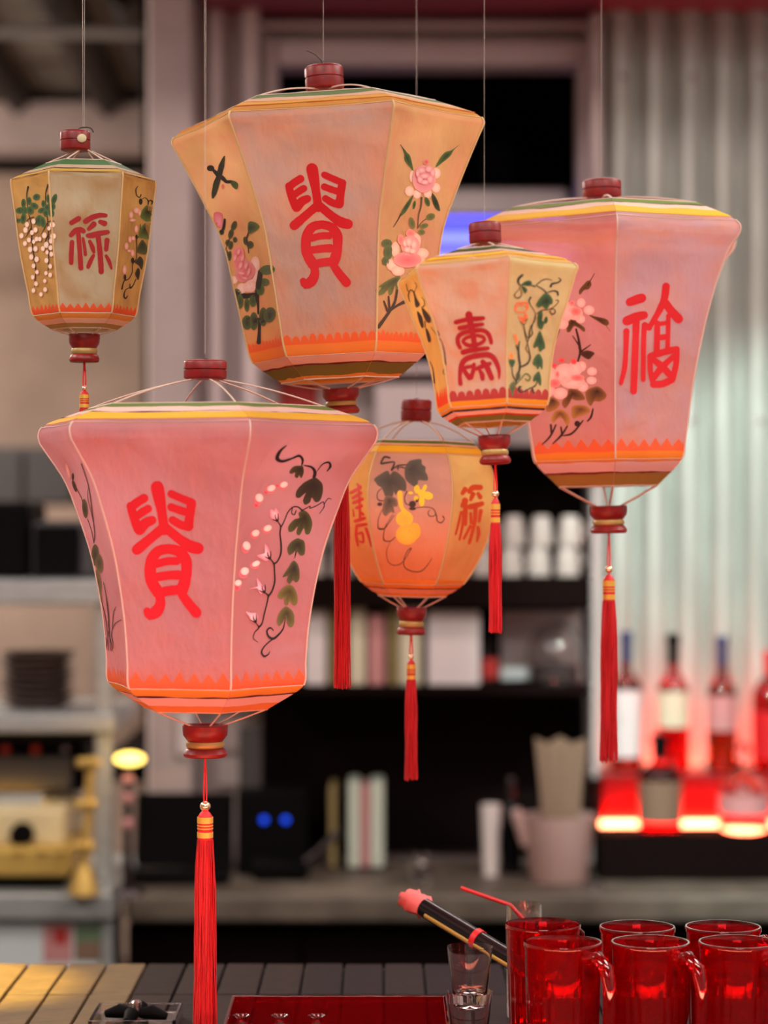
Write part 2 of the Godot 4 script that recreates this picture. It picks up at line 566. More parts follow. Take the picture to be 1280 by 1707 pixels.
func faces(called: String, label: String, category: String, x0: float, y0: float, x1: float, y1: float, d: float, thick: float, m: Material, bevel := 0.004, group := "") -> Node3D:
	# a box-like thing of one part, standing on its own base
	var b := px((x0 + x1) / 2, y1, d + thick / 2)
	b.y = px(0, y1, d).y
	var mb := face_mb(x0, y0, x1, y1, d, thick, bevel)
	for i in mb.v.size(): mb.v[i] -= b
	var o := part(called, mb, m, self)
	o.position = b
	return tag(o, label, category, group)

func turned(prof: Array, segs := 28, o := Vector3.ZERO) -> MB:
	var mb := MB.new()
	mb.lathe(prof, segs, o)
	return mb

# ------------------------------------------------------------------ behind the window, and the corrugated panel
func build_back():
	var t := thing("extractor_hood", "white extractor hood over blue neon in the service window", "hood", px(830, 362, 5.9))
	part("canopy", local_face(t, 700, 312, 950, 360, 5.75, 0.25, 0.012), mats.china, t)
	part("duct", local_face(t, 790, 230, 860, 312, 5.9, 0.15, 0.01), mats.black_plastic, t)
	t = thing("neon_light", "two level blue neon tubes on a white backboard in the service window", "neon light", px(820, 440, 6.0))
	part("backboard", local_face(t, 680, 362, 966, 448, 6.05, 0.02), mats.china, t)
	for y in [396, 432]:
		var mb := MB.new()
		mb.tube([px(690, y, 6.0) - t.position, px(962, y, 6.0) - t.position], 0.012, 10)
		part("tube_light", mb, mats.blue_neon, t)
	var l := AreaLight3D.new()
	l.name = "neon_glow"
	l.area_size = Vector2(0.38, 0.06)
	l.light_energy = 0.08
	l.light_color = Color(0.24, 0.22, 1.0)
	l.shadow_enabled = true
	l.area_range = 20.0
	l.rotation.y = PI
	l.position = px(825, 414, 5.97) - t.position
	l.rotation.y = 0.0
	t.add_child(l, true)
	l.rotation.y = PI
	# corrugated metal
	var c := thing("corrugated_panel", "corrugated galvanised metal panel behind the bottles at the right", "metal panel", px(1150, 1560, 5.4))
	var x0 := px(1003, 0, 5.4).x
	var period := 57.5 / FPX * 5.4
	var outline := PackedVector2Array()
	var back := PackedVector2Array()
	for i in 9:
		for q in [[0.0, 0.0], [0.10, 0.0], [0.24, 0.032], [0.40, 0.040], [0.66, 0.040], [0.80, 0.034], [0.92, 0.002]]:
			outline.append(Vector2(x0 + (i + q[0]) * period, q[1]))
			back.append(Vector2(x0 + (i + q[0]) * period, q[1] - 0.004))
	back.reverse()
	outline.append_array(back)
	var mb := MB.new()
	var top := 2.719
	mb.prism(outline, 0.0, top, Vector3(0, 0, -5.435) - c.position, Basis(Vector3(1, 0, 0), Vector3(0, 0, 1), Vector3(0, 1, 0)))
	part("sheet", mb, mats.galvanised, c)
	for y in [128, 700]:
		for i in 4:
			mb = MB.new()
			mb.ball(Vector3(x0 + (i * 2 + 0.6) * period, px(0, y, 5.4).y, -5.393) - c.position, Vector3(0.008, 0.008, 0.005), 8, 4)
			part("screw", mb, mats.steel, c)
	faces("wall_panel", "pale lilac panel on the back wall between the round and small cream lanterns", "panel", 624, 640, 832, 741, 5.42, 0.04, mats.white_trim, 0.006)
	var p := faces("red_poster", "dim red poster on the back wall under the service window", "poster", 466, 630, 530, 738, 5.49, 0.006, mats.red_card, 0.001)

# ------------------------------------------------------------------ black shelves with cups and books
func build_shelves():
	var t: Node3D
	var panelling := MB.new()
	face_box(panelling, 436, 742, 985, 1418, 5.46, 0.035)
	structure("trim_6", panelling, mats.black_wall)
	for q in [[742, 752, "black wall shelf above the white cups", 5.458], [962, 1014, "thick black wall shelf carrying the white cups", 5.458], [1145, 1160, "thin black wall shelf carrying the upright books", 5.458]]:
		faces("wall_shelf", q[2], "shelf", 436, q[0], 985, q[1], 5.15, 0.305, mats.black_wood)
	for q in [[713, 800, 1018, 5.2, "paper", "added pale pink board set forward to catch light, right of the books"], [834, 972, 1018, 5.36, "paper", "added pale board catching light behind the grey glass cloche"]]:
		var d: float = q[3]
		faces("stand_in_board", q[5], "board", q[0], q[2], q[1], 853.5 + 0.3725 * FPX / d, d, 0.012, mats[q[4]], 0.002)  # added boards stand in for a bright shelf back
	# cups, two high, upside down
	var k := 5.25 / FPX
	var cup: MB
	var r := 20.0 * k
	var h := 50.0 * k
	cup = MB.new()
	cup.lathe([Vector2(r * 0.92, 0.0), Vector2(r, 0.0), Vector2(r * 0.97, h * 0.3), Vector2(r * 0.86, h * 0.75), Vector2(r * 0.7, h * 0.94), Vector2(r * 0.66, h), Vector2(r * 0.58, h), Vector2(r * 0.56, h * 0.96), Vector2(0, h * 0.96)], 18)
	var hd := MB.new()
	var loop := []
	for i in 9:
		var a := -PI / 2 + PI * i / 8.0
		loop.append(Vector3(r * 0.88 + cos(a) * r * 0.5, h * 0.52 + sin(a) * h * 0.26, 0))
	hd.tube(loop, r * 0.1, 6)
	var cm := cup.mesh()
	var hm := hd.mesh()
	cm.surface_set_material(0, mats.cup_china)
	hm.surface_set_material(0, mats.cup_china)
	var base := px(0, 962, 5.15).y
	for row in 2:
		for i in 11:
			var n := Node3D.new()
			n.name = numbered("cup")
			add_child(n)
			n.position = Vector3(px(476 + i * 47.0 + row * 4.0, 0, 5.27).x, base + row * (h + 0.0), -5.27 - 0.01 * (i % 2))
			n.rotation.y = 0.6 + 1.3 * sin(i * 2.3 + row)
			var b := MeshInstance3D.new()
			b.mesh = cm
			b.name = "bowl"
			n.add_child(b, true)
			var g := MeshInstance3D.new()
			g.mesh = hm
			g.name = "handle"
			n.add_child(g, true)
			tag(n, "upside-down white china cup in the %s row on the black shelf, %s from the left" % [["lower", "upper"][row], ["first", "second", "third", "fourth", "fifth", "sixth", "seventh", "eighth", "ninth", "tenth", "eleventh"][i]], "cup", "white cups stacked two high on the shelf")
	# upright books and cards under the cups
	for q in [[508, 543, 1016, "paper", "white menu board", "broad white board standing upright at the left end of the book shelf"], [549, 561, 1000, "olive_card", "book", "thin olive book beside the broad white board"], [566, 578, 1012, "black_plastic", "book", "black book hidden behind the leftmost red tassel"], [582, 609, 990, "cream_card", "book", "tall cream book just right of the leftmost red tassel"], [614, 641, 1024, "pink_card", "book", "short pink book between cream and olive ones"], [648, 662, 990, "olive_card", "book", "tall olive book left of the round lantern's tassel"], [666, 702, 1000, "cream_card", "book", "wide cream book behind the round lantern's tassel"]]:
		var d := 5.2
		var b := thing("menu_board" if q[4] == "white menu board" else "book", q[5], "board" if q[4] == "white menu board" else "book", px((q[0] + q[1]) / 2.0, 1142, d))
		part("cover", local_face(b, q[0], q[2], q[0] + 3.0, 1142, d, 0.16, 0.002), mats[q[3]], b)
		part("cover", local_face(b, q[1] - 3.0, q[2], q[1], 1142, d, 0.16, 0.002), mats[q[3]], b)
		part("spine", local_face(b, q[0], q[2], q[1], 1142, d - 0.004, 0.008, 0.002), mats[q[3]], b)
		part("pages", local_face(b, q[0] + 3.0, q[2] + 4.0, q[1] - 3.0, 1141, d + 0.006, 0.145, 0.002), mats.paper, b)
	bottle("dark_bottle", "dark squat bottle in front of the pale shelf panel", px(814, 1139.4, 5.25), 17.0 * 5.25 / FPX, 95.0 * 5.25 / FPX, mats.smoke_glass, mats.red_card, mats.black_plastic, 0.5, 0.45)
	var dd := 5.27
	var dk := dd / FPX
	t = thing("glass_cloche", "rounded grey glass cloche at the right end of the book shelf", "cloche", px(925, 1138.4, dd))
	part("dome", turned([Vector2(46 * dk, 0), Vector2(46 * dk, 50 * dk), Vector2(42 * dk, 72 * dk), Vector2(30 * dk, 92 * dk), Vector2(10 * dk, 102 * dk), Vector2(0, 103 * dk), Vector2(0, 101 * dk), Vector2(10 * dk, 99.5 * dk), Vector2(28 * dk, 89 * dk), Vector2(40 * dk, 70 * dk), Vector2(44 * dk, 50 * dk), Vector2(44 * dk, 0), Vector2(46 * dk, 0)], 32), mats.clear_glass, t)
	var kb := MB.new()
	kb.ball(Vector3(0, 108 * dk, 0), Vector3(6, 7, 6) * dk)
	part("knob", kb, mats.clear_glass, t)
	part("plinth", turned([Vector2(0, 0), Vector2(40 * dk, 0), Vector2(40 * dk, 30 * dk), Vector2(0, 36 * dk)]), mats.dark_grey, t)

func bottle(called: String, label: String, at: Vector3, r: float, h: float, body: Material, lab: Material, cap: Material, neck_at := 0.62, lab_top := 0.52, lab_bottom := 0.1) -> Node3D:
	var t := thing(called, label, "bottle", at)
	var nr := r * 0.32
	var y1 := h * neck_at
	var prof := [Vector2(0, 0.004), Vector2(r * 0.6, 0.002), Vector2(r * 0.85, 0), Vector2(r, h * 0.02), Vector2(r, y1 * 0.86), Vector2(r * 0.94, y1 * 0.93), Vector2(r * 0.7, y1), Vector2(nr * 1.25, y1 + h * 0.05), Vector2(nr, y1 + h * 0.1), Vector2(nr, h * 0.93), Vector2(nr * 1.15, h * 0.935), Vector2(nr * 1.15, h * 0.96), Vector2(0, h * 0.96)]
	part("body", turned(prof), body, t)
	part("label", turned([Vector2(r * 0.99, h * lab_bottom), Vector2(r * 1.015, h * lab_bottom), Vector2(r * 1.015, h * lab_top), Vector2(r * 0.99, h * lab_top)]), lab, t)
	part("capsule", turned([Vector2(nr * 0.9, h * 0.78), Vector2(nr * 1.12, h * 0.78), Vector2(nr * 1.12, h * 0.92), Vector2(nr * 1.28, h * 0.925), Vector2(nr * 1.28, h * 0.99), Vector2(nr * 1.1, h), Vector2(0, h)]), cap, t)
	return t

# ------------------------------------------------------------------ steel rack with the coffee machine
func build_rack():
	var t := thing("steel_rack", "stainless steel rack with two shelves at the left edge", "rack", px(90, 1500, 5.0))
	for q in [[966, 1008], [1190, 1222]]:
		part("shelf", local_face(t, -160, q[0], 192, q[1], 4.85, 0.42, 0.006), mats.stainless, t)
	part("post", local_face(t, 162, 700, 190, 966, 5.22, 0.03, 0.004), mats.stainless, t)
	part("post", local_face(t, 160, 1008, 188, 1190, 4.87, 0.035, 0.004), mats.stainless, t)
	part("post", local_face(t, 158, 1222, 186, 1470, 4.87, 0.035, 0.004), mats.stainless, t)
	faces("storage_bin", "tall black bin on the rack's top shelf at the frame's left edge", "bin", -60, 836, 46, 963, 4.95, 0.28, mats.black_plastic, 0.012)
	t = thing("microwave", "dark grey microwave on the rack's top shelf beside the black bin", "microwave", px(108, 966, 5.0))
	part("case", local_face(t, 52, 868, 160, 963, 4.95, 0.26, 0.008), mats.dark_grey, t)
	part("door", local_face(t, 58, 876, 132, 958, 4.94, 0.015, 0.004), mats.black_plastic, t)
	part("control_panel", local_face(t, 136, 876, 156, 958, 4.94, 0.015, 0.003), mats.dark_grey, t)
	var k := 4.95 / FPX
	for i in 8:
		var p := part("plate", turned([Vector2(0, 1 * k), Vector2(36 * k, 0), Vector2(42 * k, 2 * k), Vector2(62 * k, 11 * k), Vector2(63 * k, 13 * k), Vector2(60 * k, 12.5 * k), Vector2(40 * k, 4 * k), Vector2(0, 3 * k)], 32), mats.brown_clay, self)
		p.position = Vector3(px(62 + 3 * sin(i * 2.0), 0, 5.02).x, px(0, 1190, 4.85).y + 0.0005 + i * 11.5 * k, -5.02)
		tag(p, "dark brown plate in the stack on the rack's lower shelf, %s" % ["at the very bottom", "second from the bottom", "third from the bottom", "fourth from the bottom", "fourth from the top", "third from the top", "second from the top", "on top"][i], "plate", "dark plates stacked on the rack")
	t = thing("oven", "small black oven under the rack's lower shelf, above the coffee machine", "oven", px(60, 1330, 5.0))
	part("case", local_face(t, -60, 1236, 140, 1320, 4.98, 0.25, 0.006), mats.black_plastic, t)
	part("door", local_face(t, -50, 1262, 120, 1316, 4.965, 0.02, 0.004), mats.dark_grey, t)
	for x in [10, 60, 110]:
		var mb := MB.new()
		mb.lathe([Vector2(0, 0.012), Vector2(0.008, 0.012), Vector2(0.009, 0), Vector2(0, 0)].map(func(v): return Vector2(v.x, v.y)), 12, px(x, 1249, 4.975) - t.position, Basis(Vector3.RIGHT, PI / 2))
		part("knob", mb, mats.red_card if x < 100 else mats.steel, t)
	# bench
	t = thing("steel_bench", "stainless steel bench with pale doors at the lower left", "bench", px(60, 2100, 4.95))
	part("top", local_face(t, -200, 1490, 190, 1534, 4.72, 0.55, 0.006), mats.stainless, t)
	for q in [[-190, -66], [-62, 166]]: part("door", local_face(t, q[0], 1538, q[1], 2080, 4.76, 0.03, 0.004), mats.white_panel, t)
	part("leg", local_face(t, 168, 1534, 188, 2120, 4.75, 0.04, 0.004), mats.stainless, t)
	part("body", local_face(t, -190, 1534, 168, 2110, 4.80, 0.4, 0.004), mats.dark_grey, t)
	var st := thing("notice_sticker", "red and white notice stuck to the pale bench door", "sticker", px(96, 1600, 4.758))
	part("sheet", local_face(st, 72, 1542, 120, 1604, 4.758, 0.002, 0.0003), mats.pink_card, st)
	part("print", local_face(st, 90, 1546, 112, 1574, 4.757, 0.001, 0.0002), mats.red_card, st)
	st = thing("notice_sticker", "green and red notice beside the red and white one", "sticker", px(148, 1600, 4.758))
	part("sheet", local_face(st, 124, 1542, 172, 1602, 4.758, 0.002, 0.0003), mats.green_card, st)
	part("print", local_face(st, 126, 1570, 170, 1600, 4.757, 0.001, 0.0002), mats.kraft, st)
	var us := thing("added_shelf_light", "added warm yellow light bar under the small oven, over the coffee machine", "light bar", px(-10, 1326, 4.93))  # added bar that casts yellow light on the coffee machine
	part("housing", box_mb(Vector3(0, 0, 0), Vector3(0.2, 0.008, 0.03), 0.002), mats.stainless, us)
	part("diffuser_light", box_mb(Vector3(0, -0.006, 0), Vector3(0.19, 0.005, 0.022), 0.001), mats.warm_bulb, us)
	part("lip", box_mb(Vector3(0, -0.006, 0.034), Vector3(0.21, 0.026, 0.003), 0.001), mats.stainless, us)
	var ul := AreaLight3D.new()
	ul.name = "bar_light"
	ul.area_size = Vector2(0.19, 0.02)
	ul.light_energy = 0.2
	ul.light_color = Color(1.0, 0.80, 0.36)
	ul.area_range = 20.0
	ul.shadow_enabled = true
	ul.rotation.x = -PI / 2 + 0.25
	ul.position.y = -0.012
	us.add_child(ul, true)
	# coffee machine
	t = thing("coffee_machine", "cream and brass coffee machine with a black round knob on the steel bench", "coffee machine", px(40, 1490, 4.8))
	part("body", local_face(t, -110, 1348, 108, 1412, 4.82, 0.3, 0.012), mats.cream_enamel, t)
	part("drip_deck", local_face(t, -110, 1412, 118, 1463, 4.76, 0.3, 0.01), mats.brass, t)
	part("drip_tray", local_face(t, -110, 1464, 108, 1481, 4.78, 0.3, 0.006), mats.black_plastic, t)
	var mb2 := MB.new()
	mb2.lathe([Vector2(0, 0.03), Vector2(0.02, 0.03), Vector2(0.023, 0.025), Vector2(0.024, 0), Vector2(0, 0)], 20, px(38, 1390, 4.82) - t.position, Basis(Vector3.RIGHT, PI / 2))
	part("knob", mb2, mats.black_plastic, t)
	mb2 = MB.new()
	for x in [30, 70, 100]: mb2.ball(px(x, 1418, 4.755) - t.position, Vector3(0.008, 0.008, 0.008), 10, 6)
	part("tap", mb2, mats.brass, t)
	# brass column with three side taps
	t = thing("brass_column", "brass column with three side taps at the right of the coffee machine", "tap column", px(140, 1490, 4.7))
	var mb := MB.new()
	var o := t.position
	mb.tube([px(152, 1262, 4.7) - o, px(148, 1340, 4.7) - o, px(142, 1440, 4.7) - o], 0.009, 10)
	part("pipe", mb, mats.brass, t)
	part("foot", turned([Vector2(0, 0), Vector2(0.03, 0), Vector2(0.026, 0.02), Vector2(0.014, 0.055), Vector2(0, 0.06)]), mats.brass, t)
	for q in [[154, 1272], [150, 1342], [146, 1412]]:
		mb = MB.new()
		mb.tube([px(q[0] - 24, q[1], 4.68) - o, px(q[0] - 8, q[1] - 2, 4.69) - o, px(q[0], q[1], 4.7) - o], [0.010, 0.008, 0.014], 10)
		mb.ball(px(q[0] + 2, q[1], 4.7) - o, Vector3(0.014, 0.014, 0.014), 10, 6)
		part("tap", mb, mats.brass, t)
	# little lamp
	t = thing("table_lamp", "small glowing yellow lamp on a dark stem beside the steel rack", "lamp", px(214, 1490, 4.75))
	o = t.position
	mb = MB.new()
	mb.ball(px(216, 1265, 4.75) - o, Vector3(0.03, 0.013, 0.03), 18, 10)
	part("bulb_light", mb, mats.warm_bulb, t)
	mb = MB.new()
	mb.tube([Vector3.ZERO, px(212, 1400, 4.75) - o, px(214, 1276, 4.75) - o], [0.012, 0.008, 0.008], 10)
	part("stem", mb, mats.metal_dark, t)
	part("foot", turned([Vector2(0, 0), Vector2(0.035, 0), Vector2(0.03, 0.01), Vector2(0, 0.014)]), mats.metal_dark, t)
	for y in [1300, 1330, 1372]:
		mb = MB.new()
		mb.ball(px(213, y, 4.75) - o, Vector3(0.012, 0.014, 0.012), 10, 6)
		part("bead", mb, mats.pink_card, t)
	var l := OmniLight3D.new()
	l.name = "lamp_light"
	l.position = px(216, 1265, 4.75) - o
	l.light_energy = 0.012
	l.light_color = Color(1.0, 0.76, 0.30)
	l.light_size = 0.012
	l.omni_range = 20.0
	l.omni_attenuation = 2.0
	l.shadow_enabled = true
	t.add_child(l, true)

# ------------------------------------------------------------------ bottles on the lit stand
func build_bottles():
	var t := thing("bottle_stand", "black two-step bottle stand with red light strips at the right", "bottle stand", px(1150, 1490, 5.25))
	part("upper_step", local_face(t, 1002, 1290, 1330, 1452, 5.21, 0.16, 0.004), mats.stand_red, t)
	part("lower_step", local_face(t, 998, 1392, 1330, 1469, 5.07, 0.14, 0.004), mats.black_wood, t)
	for q in [[1000, 1368, 1389, 5.196, 0.012], [1004, 1278, 1291, 5.36, 0.010]]:
		var d: float = q[3]
		part("led_strip", local_face(t, q[0], q[1], 1330, q[2], d, q[4], 0.003), mats.red_led, t)
		var l := AreaLight3D.new()
		l.name = "strip_light"
		l.area_size = Vector2(0.41, 0.02)
		l.light_energy = 0.4 if d < 5.3 else 0.35
		l.light_color = Color(1.0, 0.16, 0.07)
		l.area_range = 20.0
		l.shadow_enabled = true
		l.position = px(1165, q[1] - 1, d - 0.006) - t.position
		l.rotation.x = PI / 2 - (0.5 if d < 5.3 else 0.15)
		t.add_child(l, true)
	var k := 5.28 / FPX
	bottle("wine_bottle", "bottle with tall white label and navy neck behind the right tassel", Vector3(px(1044, 0, 5.28).x, px(0, 1290, 5.21).y, -5.28), 26 * k, 232 * k, mats.amber_glass, mats.paper, mats.navy, 0.66, 0.58)
	bottle("wine_bottle", "red bottle with cream label and black neck, second from the left", Vector3(px(1122, 0, 5.28).x, px(0, 1290, 5.21).y, -5.28), 27 * k, 228 * k, mats.ruby_glass, mats.cream_card, mats.black_plastic, 0.66, 0.58, 0.32)
	bottle("wine_bottle", "brown bottle with pink and blue label and blue neck, third from the left", Vector3(px(1203, 0, 5.28).x, px(0, 1290, 5.21).y, -5.28), 25 * k, 224 * k, mats.amber_glass, mats.pink_card, mats.navy, 0.66, 0.56, 0.3)
	bottle("liqueur_bottle", "bright red bottle with a red stopper at the frame's right edge", Vector3(px(1282, 0, 5.28).x, px(0, 1290, 5.21).y, -5.28), 28 * k, 200 * k, mats.ruby_glass, mats.red_plastic, mats.red_plastic, 0.72, 0.5)
	k = 5.14 / FPX
	bottle("squat_bottle", "squat bottle with a kraft label on the lower lit step", Vector3(px(1100, 0, 5.14).x, px(0, 1392, 5.07).y, -5.14), 36 * k, 160 * k, mats.ruby_glass, mats.kraft, mats.black_plastic, 0.66, 0.53)
	t = thing("glass_decanter", "clear cut-glass decanter with a stopper glowing on the lower step", "decanter", Vector3(px(1240, 0, 5.14).x, px(0, 1392, 5.07).y, -5.14))
	part("body", turned([Vector2(0, 0.003), Vector2(40 * k, 0), Vector2(43 * k, 5 * k), Vector2(42 * k, 60 * k), Vector2(34 * k, 82 * k), Vector2(14 * k, 94 * k), Vector2(12 * k, 112 * k), Vector2(16 * k, 118 * k), Vector2(12 * k, 118 * k), Vector2(9 * k, 110 * k), Vector2(10 * k, 92 * k), Vector2(32 * k, 78 * k), Vector2(38 * k, 58 * k), Vector2(38 * k, 14 * k), Vector2(0, 14 * k)], 32), mats.clear_glass, t)
	var mb := MB.new()
	mb.ball(Vector3(0, 134 * k, 0), Vector3(13, 14, 13) * k, 12, 8)
	part("stopper", mb, mats.clear_glass, t)
	part("label", turned([Vector2(42.5 * k, 30 * k), Vector2(43.5 * k, 30 * k), Vector2(43 * k, 62 * k), Vector2(42 * k, 62 * k)]), mats.pink_card, t)

# ------------------------------------------------------------------ back counter
func build_counter_back():
	var t := thing("back_counter", "long grey-brown worktop on dark cabinets along the back wall", "counter", px(770, 2100, 5.2))
	part("worktop", local_face(t, 208, 1490, 1420, 1541, 4.9, 0.46, 0.012), mats.worktop, t)
	for q in [[214, 500], [504, 800], [804, 1100], [1104, 1400]]:
		part("cabinet_door", local_face(t, q[0], 1548, q[1], 2090, 4.98, 0.03, 0.004), mats.black_wood, t)
	part("carcass", local_face(t, 212, 1541, 1410, 2100, 5.01, 0.35, 0.004), mats.black_wall, t)
	var top := px(0, 1490, 4.9).y
	# laptop
	t = thing("laptop", "open black laptop on the back counter behind the long tassel", "laptop", Vector3(px(302, 0, 5.1).x, top, -5.1))
	part("base", box_mb(Vector3(0, 0.008, 0.02), Vector3(0.21, 0.014, 0.15), 0.004), mats.black_plastic, t)
	var tilt := Basis(Vector3.RIGHT, -0.25)
	var lid := part("screen", box_mb(tilt * Vector3(0, 0.085, 0) + Vector3(0, 0.01, -0.06), Vector3(0.21, 0.16, 0.008), 0.003, tilt), mats.black_plastic, t)
	# audio mixer with two blue lights
	t = thing("audio_mixer", "black upright audio mixer with two blue lights on the back counter", "mixer", Vector3(px(455, 0, 5.2).x, top, -5.2))
	var mb := MB.new()
	part("case", box_mb(Vector3(0, 0.09, 0), Vector3(0.15, 0.18, 0.12), 0.006), mats.black_plastic, t)
	part("stand", box_mb(Vector3(0.02, 0.02, 0.09), Vector3(0.12, 0.04, 0.1), 0.01), mats.black_plastic, t)
	part("antenna", box_mb(Vector3(-0.05, 0.24, -0.03), Vector3(0.05, 0.14, 0.02), 0.004), mats.dark_grey, t)
	for x in [440, 476]:
		mb = MB.new()
		mb.ball(px(x, 1367, 5.137) - t.position, Vector3(0.0075, 0.0075, 0.003), 12, 6)
		part("indicator_light", mb, mats.blue_dot_light, t)
	mb = MB.new()
	mb.tube([px(490, 1450, 5.1) - t.position, px(530, 1420, 5.1) - t.position, px(566, 1386, 5.1) - t.position], 0.008, 8)
	part("arm", mb, mats.metal_dark, t)
	for q in [[548, 560, 1312, "olive_card", "thin olive folder left of the pale binders on the back counter"], [580, 600, 1306, "mint_card", "pale binder left of the pink one on the back counter"], [601, 616, 1312, "pink_card", "pink folder between two pale binders on the back counter"], [617, 640, 1306, "mint_card", "pale binder right of the pink one on the back counter"]]:
		var b := thing("binder", q[4], "binder", Vector3(px((q[0] + q[1]) / 2.0, 0, 5.2).x, top, -5.2))
		part("cover", local_face(b, q[0], q[2], q[1], 1447, 5.2, 0.16, 0.004), mats[q[3]], b)
		part("pages", local_face(b, q[0] + 3.0, q[2] - 0.0, q[1] - 3.0, 1446, 5.21, 0.155, 0.001), mats.paper, b)
		for i in b.get_child(0).mesh.get_surface_count(): pass
	var k := 5.15 / FPX
	t = thing("tall_cup", "tall narrow white cup left of the dark bottle on the back counter", "cup", Vector3(px(818, 0, 5.15).x, top, -5.15))
	part("wall", turned([Vector2(0, 0), Vector2(13 * k, 0), Vector2(17 * k, 118 * k), Vector2(15.5 * k, 118 * k), Vector2(12 * k, 5 * k), Vector2(0, 5 * k)]), mats.china, t)
	bottle("dark_bottle", "dark bottle standing beside the tall narrow white cup", Vector3(px(852, 0, 5.18).x, top, -5.18), 17 * k, 160 * k, mats.bottle_black, mats.black_plastic, mats.metal_dark, 0.66, 0.5)
	t = thing("ice_bucket", "pale pink bucket with a lip on the back counter left of the bottle stand", "bucket", Vector3(px(932, 0, 5.08).x, top, -5.08))
	part("wall", turned([Vector2(0, 0), Vector2(44 * k, 0), Vector2(47 * k, 4 * k), Vector2(59 * k, 104 * k), Vector2(61 * k, 108 * k), Vector2(57 * k, 108 * k), Vector2(44 * k, 8 * k), Vector2(0, 8 * k)], 32), mats.blush_china, t)
	mb = MB.new()
	mb.tube([Vector3(-50 * k, 60 * k, 0), Vector3(-62 * k, 92 * k, 0), Vector3(-72 * k, 116 * k, 0)], [14 * k, 12 * k, 9 * k], 10)
	part("spout", mb, mats.blush_china, t)
	t = thing("paper_bag", "pleated beige paper bag standing up out of the pale pink bucket", "bag", Vector3(px(934, 0, 5.08).x, top + 10 * k, -5.08))
	var ol := PackedVector2Array([Vector2(-26 * k, 0), Vector2(26 * k, 0), Vector2(34 * k, 140 * k), Vector2(42 * k, 222 * k), Vector2(20 * k, 214 * k), Vector2(0, 226 * k), Vector2(-20 * k, 214 * k), Vector2(-42 * k, 224 * k), Vector2(-34 * k, 140 * k)])
	mb = MB.new()
	mb.prism(ol, -0.02, 0.02)
	part("bag", mb, mats.kraft, t)
	for x in [-22, 0, 22]:
		mb = MB.new()
		mb.tube([Vector3(x * 0.8 * k, 20 * k, 0.02), Vector3(x * k, 210 * k, 0.022)], 0.003, 6)
		part("pleat", mb, mats.kraft, t)
	t = thing("glass_jar", "small round clear glass jar alone on the back counter", "jar", Vector3(px(703, 0, 5.05).x, top, -5.05))
	part("jar", turned([Vector2(0, 0.002), Vector2(14 * k, 0), Vector2(20 * k, 12 * k), Vector2(20 * k, 26 * k), Vector2(14 * k, 38 * k), Vector2(12 * k, 44 * k), Vector2(10.5 * k, 44 * k), Vector2(12 * k, 37 * k), Vector2(18 * k, 25 * k), Vector2(18 * k, 13 * k), Vector2(0, 6 * k)]), mats.clear_glass, t)
	part("lid", turned([Vector2(0, 44 * k), Vector2(13 * k, 44 * k), Vector2(13 * k, 49 * k), Vector2(0, 52 * k)]), mats.steel, t)
	var lidp := part("jar_lid", turned([Vector2(0, 0), Vector2(18 * k, 0), Vector2(18 * k, 8 * k), Vector2(15 * k, 11 * k), Vector2(0, 11 * k)]), mats.steel, self)
	lidp.position = Vector3(px(988, 0, 4.96).x, top, -4.96)
	tag(lidp, "small silver lid lying on the counter edge below the pale pink bucket", "lid")
	# notices on the wall
	for q in [[296, 352, 1186, 1258, "large white paper notice on the lilac wall below the pink lantern"], [360, 402, 1196, 1250, "small white paper notice right of the larger one"], [362, 400, 1262, 1308, "white paper notice below the small one on the lilac wall"]]:
		var d := 5.29 if q[0] < 330 else 5.48
		if q[0] < 330: d = 5.285
		faces("paper_notice", q[4], "notice", q[0], q[2], q[1] if q[0] > 330 else 321, q[3], d, 0.004, mats.paper, 0.0005)

